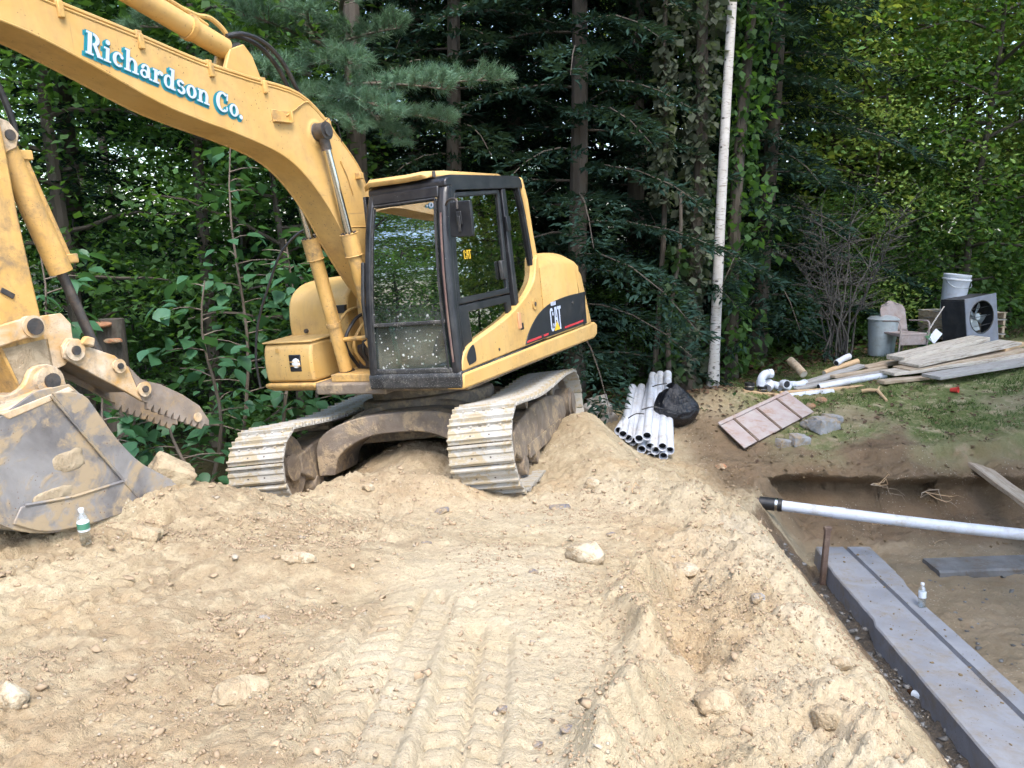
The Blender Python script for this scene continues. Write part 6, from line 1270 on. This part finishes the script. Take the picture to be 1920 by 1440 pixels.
fitting(1443, 724, 12.25, 2.4, 'white elbow lying right of the upright elbow').rotation_euler = (1.2, 0, 2.4); fitting(1458, 724, 12.3, 3.6, 'white elbow in the middle of the fittings row').rotation_euler = (1.3, .2, 3.6); fitting(1473, 724, 12.3, 5.0, 'white elbow at the right end of the fittings row').rotation_euler = (1.0, 0, 5.0); fitting(1488, 722, 12.5, .9, 'white elbow partly hidden by the grey boards').rotation_euler = (1.4, 0, .9)
for px, py, lab in ((1405, 725, 'black rubber coupling on the left end of the plank'), (1429, 731, 'black rubber coupling below the upright white elbow')):
    t = thing('rubber_coupling', lab, 'coupling', at(px, py, 12.2) + Vector((0, 0, -.04))); MB().lathe([(.055, 0), (.07, .0), (.072, .03), (.068, .05), (.072, .07), (.07, .1), (.055, .1), (.055, .02)], 18).build('sleeve', RUBB, t); MB().lathe([(.073, .04), (.075, .042), (.075, .055), (.073, .057)], 18).build('clamp', CHROME, t)
# metal lawn chair
CHM = grimy('chair paint', (.22, .185, .178), .55, 0, (.2, .12, .09), .4, .4, 8, (.10, .05, .03), .3, .08)
cpos = at(1690, 662, 13.7); cz = gz(cpos.x, cpos.y); t = thing('lawn_chair', 'old pinkish metal lawn chair with rounded back beside the trash can', 'chair', (cpos.x, cpos.y, cz), R(195))
m = MB(); vs = []; fs = []; nu, nv = 9, 9     # shell back
for j in range(nv):
    f_ = j / (nv - 1); z = .38 + .50 * f_; hw = .25 * (1 - max(0, (f_ - .62) / .38) ** 3 * .62)
    for i in range(nu):
        u = -1 + 2 * i / (nu - 1); vs.append((u * hw, -.20 - .14 * f_ + .05 * (1 - u * u) * -1, z - (.03 * u * u if f_ > .9 else 0)))
fs = [(j * nu + i, j * nu + i + 1, (j + 1) * nu + i + 1, (j + 1) * nu + i) for j in range(nv - 1) for i in range(nu - 1)]; m.add(vs, fs); o = m.build('backrest', CHM, t); o.modifiers.new('Solidify', 'SOLIDIFY').thickness = .02
m = MB(); m.prism([(.26, .40), (.27, .37), (.24, .33), (-.22, .36), (-.22, .385)], -.25, .25, Matrix(((0, 1, 0, 0), (1, 0, 0, 0), (0, 0, 1, 0), (0, 0, 0, 1)))); m.build('seat', CHM, t, .012); m = MB(); m.box(-.25, .25, .235, .262, .20, .375); m.build('apron', CHM, t, .01)
for s in (-1, 1):
    MB().tube(catmull([(s * .26, .24, .0), (s * .27, .26, .3), (s * .28, .25, .56), (s * .28, .1, .585), (s * .28, -.2, .56)], 5), .014, 7).build('arm_and_front_leg', CHM, t); MB().tube(catmull([(s * .25, -.32, .0), (s * .25, -.25, .2), (s * .25, -.20, .4)], 4), .014, 7).build('rear_leg', CHM, t)
# galvanized can
GALV = grimy('galvanized steel', (.36, .41, .45), .45, .6, (.25, .22, .18), .3, .4, 5, None, 0, .1, (.48, .54, .58))
p = at(1652, 655, 14.0); t = thing('trash_can', 'dull galvanized trash can behind the lawn chair', 'trash can', (p.x, p.y, gz(p.x, p.y)))
prof = []
for i in range(11):
    z = .06 * i; prof.append((.20 + .04 * i / 10 + (.006 if i % 2 else 0), z))
MB().lathe([(.001, 0)] + prof + [(.25, .61), (.235, .62), (.225, .60), (.20, .1), (.001, .1)], 26).build('body', GALV, t); lid = MB(); lid.lathe([(.255, .60), (.262, .62), (.2, .66), (.05, .69), (.001, .692)], 26); lid.build('lid', GALV, t); MB().tube(catmull([(-.06, 0, .68), (-.05, 0, .74), (.05, 0, .74), (.06, 0, .68)], 4), .009, 6).build('handle', GALV, t)
# box fan cabinet
FANG = grimy('blue grey cabinet', (.12, .135, .175), .5, 0, (.2, .17, .13), .2, .3, 5, None, 0, .05); FAND = grimy('dark cabinet', (.018, .02, .026), .6, 0, (.1, .09, .08), .2, .2, 5, None, 0, .05)
p = at(1832, 618, 14.6); t = thing('fan_cabinet', 'square blue grey blower fan cabinet with round black opening', 'fan', (p.x + .12, p.y, gz(p.x, p.y) + .02)); t.scale = (.98, .98, .98); t.rotation_euler = (R(-4), R(-7), R(22))
ring = [(.0 + .29 * math.cos(u), .50 + .29 * math.sin(u)) for u in np.linspace(0, 2 * math.pi, 33)[:-1]]
sq = []
for u in np.linspace(0, 2 * math.pi, 33)[:-1]:
    c_, s_ = math.cos(u), math.sin(u); k = 1 / max(abs(c_), abs(s_)); sq.append((.39 * c_ * k, .44 + .44 * s_ * k))
m = MB(); m.ring(sq, ring, -.02, 0.0); m.build('front_panel', FANG, t, .006)
m = MB(); m.box(-.38, .38, .002, .5, .01, .03); m.box(-.38, .38, .002, .5, .84, .87); m.box(-.385, -.36, .002, .5, .03, .84); m.box(.36, .385, .002, .5, .03, .84); m.box(-.36, .36, .48, .5, .03, .84); m.build('housing', FAND, t, .005)
m = MB(); m.tube([(x, -.012, z) for x, z in [(.295 * math.cos(u), .50 + .295 * math.sin(u)) for u in np.linspace(0, 2 * math.pi, 33)[:-1]]], .014, 6, closed=True); m.build('rim', RUBB, t)
MB().cyl((0, .06, .5), (0, .2, .5), .06, 18).build('hub', GALV, t)
for k in range(5):
    a = k * 2 * math.pi / 5 + .3; M = Matrix.Translation((0, .14, .5)) @ Matrix.Rotation(a, 4, 'Y') @ Matrix.Rotation(R(28), 4, 'X'); m = MB(); m.prism([(.05, -.05), (.25, -.10), (.265, 0), (.25, .09), (.05, .04)], -.004, .004, M); m.build('blade', GALV, t)
m = MB()
for q in (-.16, 0, .16): m.tube([(-.28 * math.cos(q), .03, .5 + q), (.28 * math.cos(q), .03, .5 + q)], .005, 4)
m.build('guard_wire', FAND, t)
# pallets with white bucket
p = at(1795, 625, 15.4); pz = gz(p.x, p.y)
for k in range(4):
    t = thing('wood_pallet', ('bottom', 'second', 'third', 'top')[k] + ' dark pallet of the stack behind the fan', 'pallet', (p.x + .1, p.y + .1, pz + .13 * k), .15 + .05 * k, 'stacked pallets behind the fan')
    for j in range(6): m = MB(); m.box(-.55, .55, -.5 + j * .18, -.5 + j * .18 + .1, .10, .118); m.build('slat', WOODB if (j + k) % 2 else WOODG, t, .004)
    for j in range(3): m = MB(); m.box(-.53 + j * .5, -.53 + j * .5 + .05, -.5, .5, .0, .098); m.build('runner', WOODB, t, .004)
t = thing('plastic_bucket', 'tall white plastic bucket on the pallet stack behind the fan', 'bucket', (at(1783, 560, 15.3).x, 15.25, pz + .55)); t.scale = (1.3, 1.3, 1.35); MB().lathe([(.001, 0), (.145, 0), (.15, .02), (.175, .44), (.182, .45), (.182, .48), (.165, .48), (.14, .04), (.001, .04)], 26).build('body', PVC, t); MB().lathe([(.186, .40), (.19, .405), (.19, .42), (.186, .425)], 26).build('rim', PVC, t); MB().tube(catmull([(.18, 0, .42), (.12, -.17, .32), (-.12, -.17, .32), (-.18, 0, .42)], 5), .004, 5).build('handle', GALV, t); t.rotation_euler = (R(2), R(4), 0)
board('tilted_board', at(1745, 640, 13.9), at(1760, 622, 14.0), .14, .02, PVC, 'small tilted white sheet left of the fan', 'sheet', roll=R(60))
tag(MB().tube([at(1738, 625, 13.6), at(1752, 602, 13.9), at(1770, 575, 14.3)], .012, 6).build('pole', WOODG), 'thin leaning stick left of the fan', 'stick')
rg = random.Random(3); t = thing('weed_plant', 'small bright green weed beside the lawn chair', 'plant', (at(1730, 650, 13.6).x, 13.6, gz(at(1730, 650, 13.6).x, 13.6)))
MB().tube([(0, 0, -.05), (.02, 0, .4)], [.01, .004], 5).build('stem', TWIG, t)
for k in range(16): link('leaf', LEAFM[k % 5], t, Matrix.Translation((.02, 0, .08 + .022 * k)) @ Matrix.Rotation(k * 2.4, 4, 'Z') @ Matrix.Rotation(R(rg.uniform(-10, 40)), 4, 'Y') @ Matrix.Scale(rg.uniform(.12, .2), 4))
REDP = grimy('red plastic', (.6, .05, .04), .4, 0, (.5, .4, .3), .1, .1, 9, None, 0, 0); p = gp(1782, 736); t = thing('plastic_cup', 'small red cup lying on the grass', 'cup', p + Vector((0, 0, .035))); t.rotation_euler = (R(80), 0, R(40)); MB().lathe([(.001, 0), (.03, 0), (.042, .1), (.044, .105), (.04, .105), (.028, .01), (.001, .01)], 18).build('body', REDP, t)
A, B, Cc = gp(1616, 738), gp(1645, 738), gp(1662, 755); t = thing('forked_stick', 'bent pale stick on the grass below the stud', 'stick', A + Vector((0, 0, .03))); MB().tube([Vector(), (B - A) * .5 + Vector((0, 0, .015)), B - A, Cc - A], [.028, .026, .026, .018], 8).build('branch', WOODT, t); MB().tube([(B - A), (B - A) + Vector((.05, .06, .05))], [.018, .01], 6).build('fork', WOODT, t)
# roots hanging out of the pit wall
rg = random.Random(12)
for k, (px, py, lab) in enumerate(((1735, 935, 'thin pale root hanging from the pit wall above the pipe'), (1640, 905, 'pale root near the undercut of the pit wall'), (1745, 1020, 'tangled root low on the pit wall'), (1190, 915, 'pale rootlet sticking out of the heap crest'), (1650, 985, 'brown root behind the footing end'))):
    p = gp(px, py); t = thing('root', lab, 'root', p, 0, 'roots in the cut soil')
    for j in range(4):
        q = [Vector((0, .02, -.02))]
        for s in range(6): q.append(q[-1] + Vector((rg.gauss(.02, .05), rg.gauss(-.03, .02), rg.gauss(.0, .035))))
        MB().tube(q, [.006, .005, .005, .004, .003, .002, .001], 5).build('rootlet', WOODT if j % 2 else WOODB, t)
# stump with bracket fungus on the left
p = at(215, 720, 9.4); t = thing('tree_stump', 'dark broken stump with a rusty bracket fungus behind the thumb', 'stump', (p.x, 9.4, gz(p.x, 9.4))); hh = at(215, 590, 9.4).z - gz(p.x, 9.4); m = MB(); m.tube([(0, 0, -.1), (.02, 0, hh * .5), (0, .02, hh - .05)], [.2, .17, .15], 12); m.build('trunk', BARK, t)
lump('fungus', -.06, -.16, hh - .10, .17, .12, .035, 8, STO, t); lump('fungus', .10, -.15, hh - .28, .10, .09, .028, 9, STO, t)
# --------------------------------------------------------------- loose soil: clods and pebbles
_g = (1 + 5 ** .5) / 2; ICO = np.array([(-1, _g, 0), (1, _g, 0), (-1, -_g, 0), (1, -_g, 0), (0, -1, _g), (0, 1, _g), (0, -1, -_g), (0, 1, -_g), (_g, 0, -1), (_g, 0, 1), (-_g, 0, -1), (-_g, 0, 1)]) / 1.9
ICF = np.array([(0,11,5),(0,5,1),(0,1,7),(0,7,10),(0,10,11),(1,5,9),(5,11,4),(11,10,2),(10,7,6),(7,1,8),(3,9,4),(3,4,2),(3,2,6),(3,6,8),(3,8,9),(4,9,5),(2,4,11),(6,2,10),(8,6,7),(9,8,1)])
def grit(name, n, seed, cond, box, smin, smax, mat, label, cat, flat_=.7, pw=2.5, sink=.2):
    x, y, z, rg = scatter(n, seed, cond, box); n = len(x); s = (smin + (smax - smin) * rg.random(n) ** pw)[:, None, None]
    V = (ICO[None] + .28 * rg.normal(size=(n, 12, 3))) * (1 + .35 * rg.uniform(-1, 1, (n, 12, 1))) * s * np.stack([rg.uniform(.8, 1.35, n), rg.uniform(.7, 1.1, n), np.full(n, flat_) * rg.uniform(.7, 1.1, n)], 1)[:, None, :]
    a = rg.uniform(0, 6.28, n); c_, s_ = np.cos(a)[:, None], np.sin(a)[:, None]; X = V[..., 0] * c_ - V[..., 1] * s_; Y = V[..., 0] * s_ + V[..., 1] * c_
    V = np.stack([X + x[:, None], Y + y[:, None], V[..., 2] + z[:, None] + s[..., 0] * (flat_ - sink) * .5], -1).reshape(-1, 3); Fc = (ICF[None] + 12 * np.arange(n)[:, None, None]).reshape(-1, 3)
    tag(link(name, np_mesh(name, V, Fc, mat, False)), label, cat, kind='stuff')
CLODM = leafmat('clod', (.47, .375, .245), (.2, .15, .1), .0, 1.0, .14, .05); PEBM = leafmat('pebble', (.50, .44, .34), (.2, .15, .1), .0, .9, .4, .2); CHIPM = leafmat('gravel', (.15, .145, .14), (.1, .1, .1), .0, .8, .5, .3)
def dirt_c(x, y):
    pk = sstep(.75, .2, np.abs(x + .15) / 1.1) * sstep(5.8, 4.0, y); return np.clip((.25 + .9 * sstep(-.1, .4, fbm(x * 1.2, y * 1.2, 3, 301))) * (1 - .8 * pk), 0, 1) * (x < np.interp(y, XC_Y, XC_X) + .9) * sstep(-4.5, -3.5, x)
grit('soil_clods', 20000, 71, dirt_c, (-4, 2.6, 2.0, 9.5), .003, .024, CLODM, 'crumbled soil clods strewn over the dirt heap', 'clods', .7, 9)
grit('pebbles', 1500, 72, lambda x, y: .75 * dirt_c(x, y) + .15, (-4, 2.6, 2.0, 9.5), .004, .014, PEBM, 'pale pebbles strewn over the dirt heap', 'pebbles', .7, 4)
grit('trench_gravel', 5200, 73, lambda x, y: sstep(2.55, 2.75, x) * sstep(3.3, 3.0, x) * sstep(8.2, 7.6, y) + .12 * (x > 3.6) * (x < 6) * (y < 7.9), (2.4, 6, 2.4, 8.4), .005, .030, CHIPM, 'dark wet gravel in the trench beside the footing', 'gravel', .7, 2.5)
BANKM = leafmat('bank crumb', (.20, .14, .085), (.2, .15, .1), .0, 1.0, .3, .05)
grit('bank_rubble', 2000, 74, lambda x, y: sstep(8.4, 8.8, y) * sstep(2.2, 2.6, x) * (.3 + sstep(-.1, .3, fbm(x * 2, y * 2, 2, 302))), (2.2, 8, 8.3, 11.8), .005, .026, BANKM, 'loose crumbs of soil on the pit bank', 'clods', .7, 3)
rgn = np.random.default_rng(90); n_ = 200; yy = rgn.uniform(2.5, 8.2, n_); xx = np.interp(yy, [1.2, 8.3], [2.93, 3.22]) + rgn.random(n_) ** 1.5 * .5; s_ = (.003 + .012 * rgn.random(n_) ** 4)[:, None, None]
V = (ICO[None] + .28 * rgn.normal(size=(n_, 12, 3))) * s_ * np.array([1, 1, .6]); V[..., 0] += xx[:, None]; V[..., 1] += yy[:, None]; V[..., 2] += FT + .003
tag(link('soil_crumbs', np_mesh('soil_crumbs', V.reshape(-1, 3), (ICF[None] + 12 * np.arange(n_)[:, None, None]).reshape(-1, 3), BANKM)), 'soil crumbs fallen on top of the concrete footing', 'crumbs', kind='stuff')
# fine crumbs: too small to pick apart, one mass
OCT = np.array([(1, 0, 0), (-1, 0, 0), (0, 1, 0), (0, -1, 0), (0, 0, 1), (0, 0, -1)], float); OCF = np.array([(0, 2, 4), (2, 1, 4), (1, 3, 4), (3, 0, 4), (2, 0, 5), (1, 2, 5), (3, 1, 5), (0, 3, 5)])
def crumb_c(x, y):
    pk = sstep(.75, .2, np.abs(x + .15) / 1.1) * sstep(5.8, 4.0, y); sd, sside, sal = seg_dist(x, y, SCARP)
    d = sstep(.02, .30, fbm(x * 1.7, y * 1.7, 4, 311)) * (1 - .75 * pk) + .7 * np.exp(-(sd / .3) ** 2) + .5 * np.exp(-((x - np.interp(y, XC_Y, XC_X) + .3) / .4) ** 2)
    return np.clip(d, 0, 1) * (x < np.interp(y, XC_Y, XC_X) + .5) * sstep(7.5, 4.5, y)
x, y, z, rgn = scatter(80000, 77, crumb_c, (-3.6, 2.4, 2.0, 7.5)); n_ = len(x); s_ = (.0025 + .008 * rgn.random(n_) ** 3)[:, None, None]
V = (OCT[None] + .30 * rgn.normal(size=(n_, 6, 3))) * s_; V[..., 0] += x[:, None]; V[..., 1] += y[:, None]; V[..., 2] += z[:, None] + s_[..., 0] * .4
tag(link('fine_crumbs', np_mesh('fine_crumbs', V.reshape(-1, 3), (OCF[None] + 6 * np.arange(n_)[:, None, None]).reshape(-1, 3), CLODM)), 'fine crumbs of dry soil covering the dirt heap', 'crumbs', kind='stuff'); print('crumbs', n_)
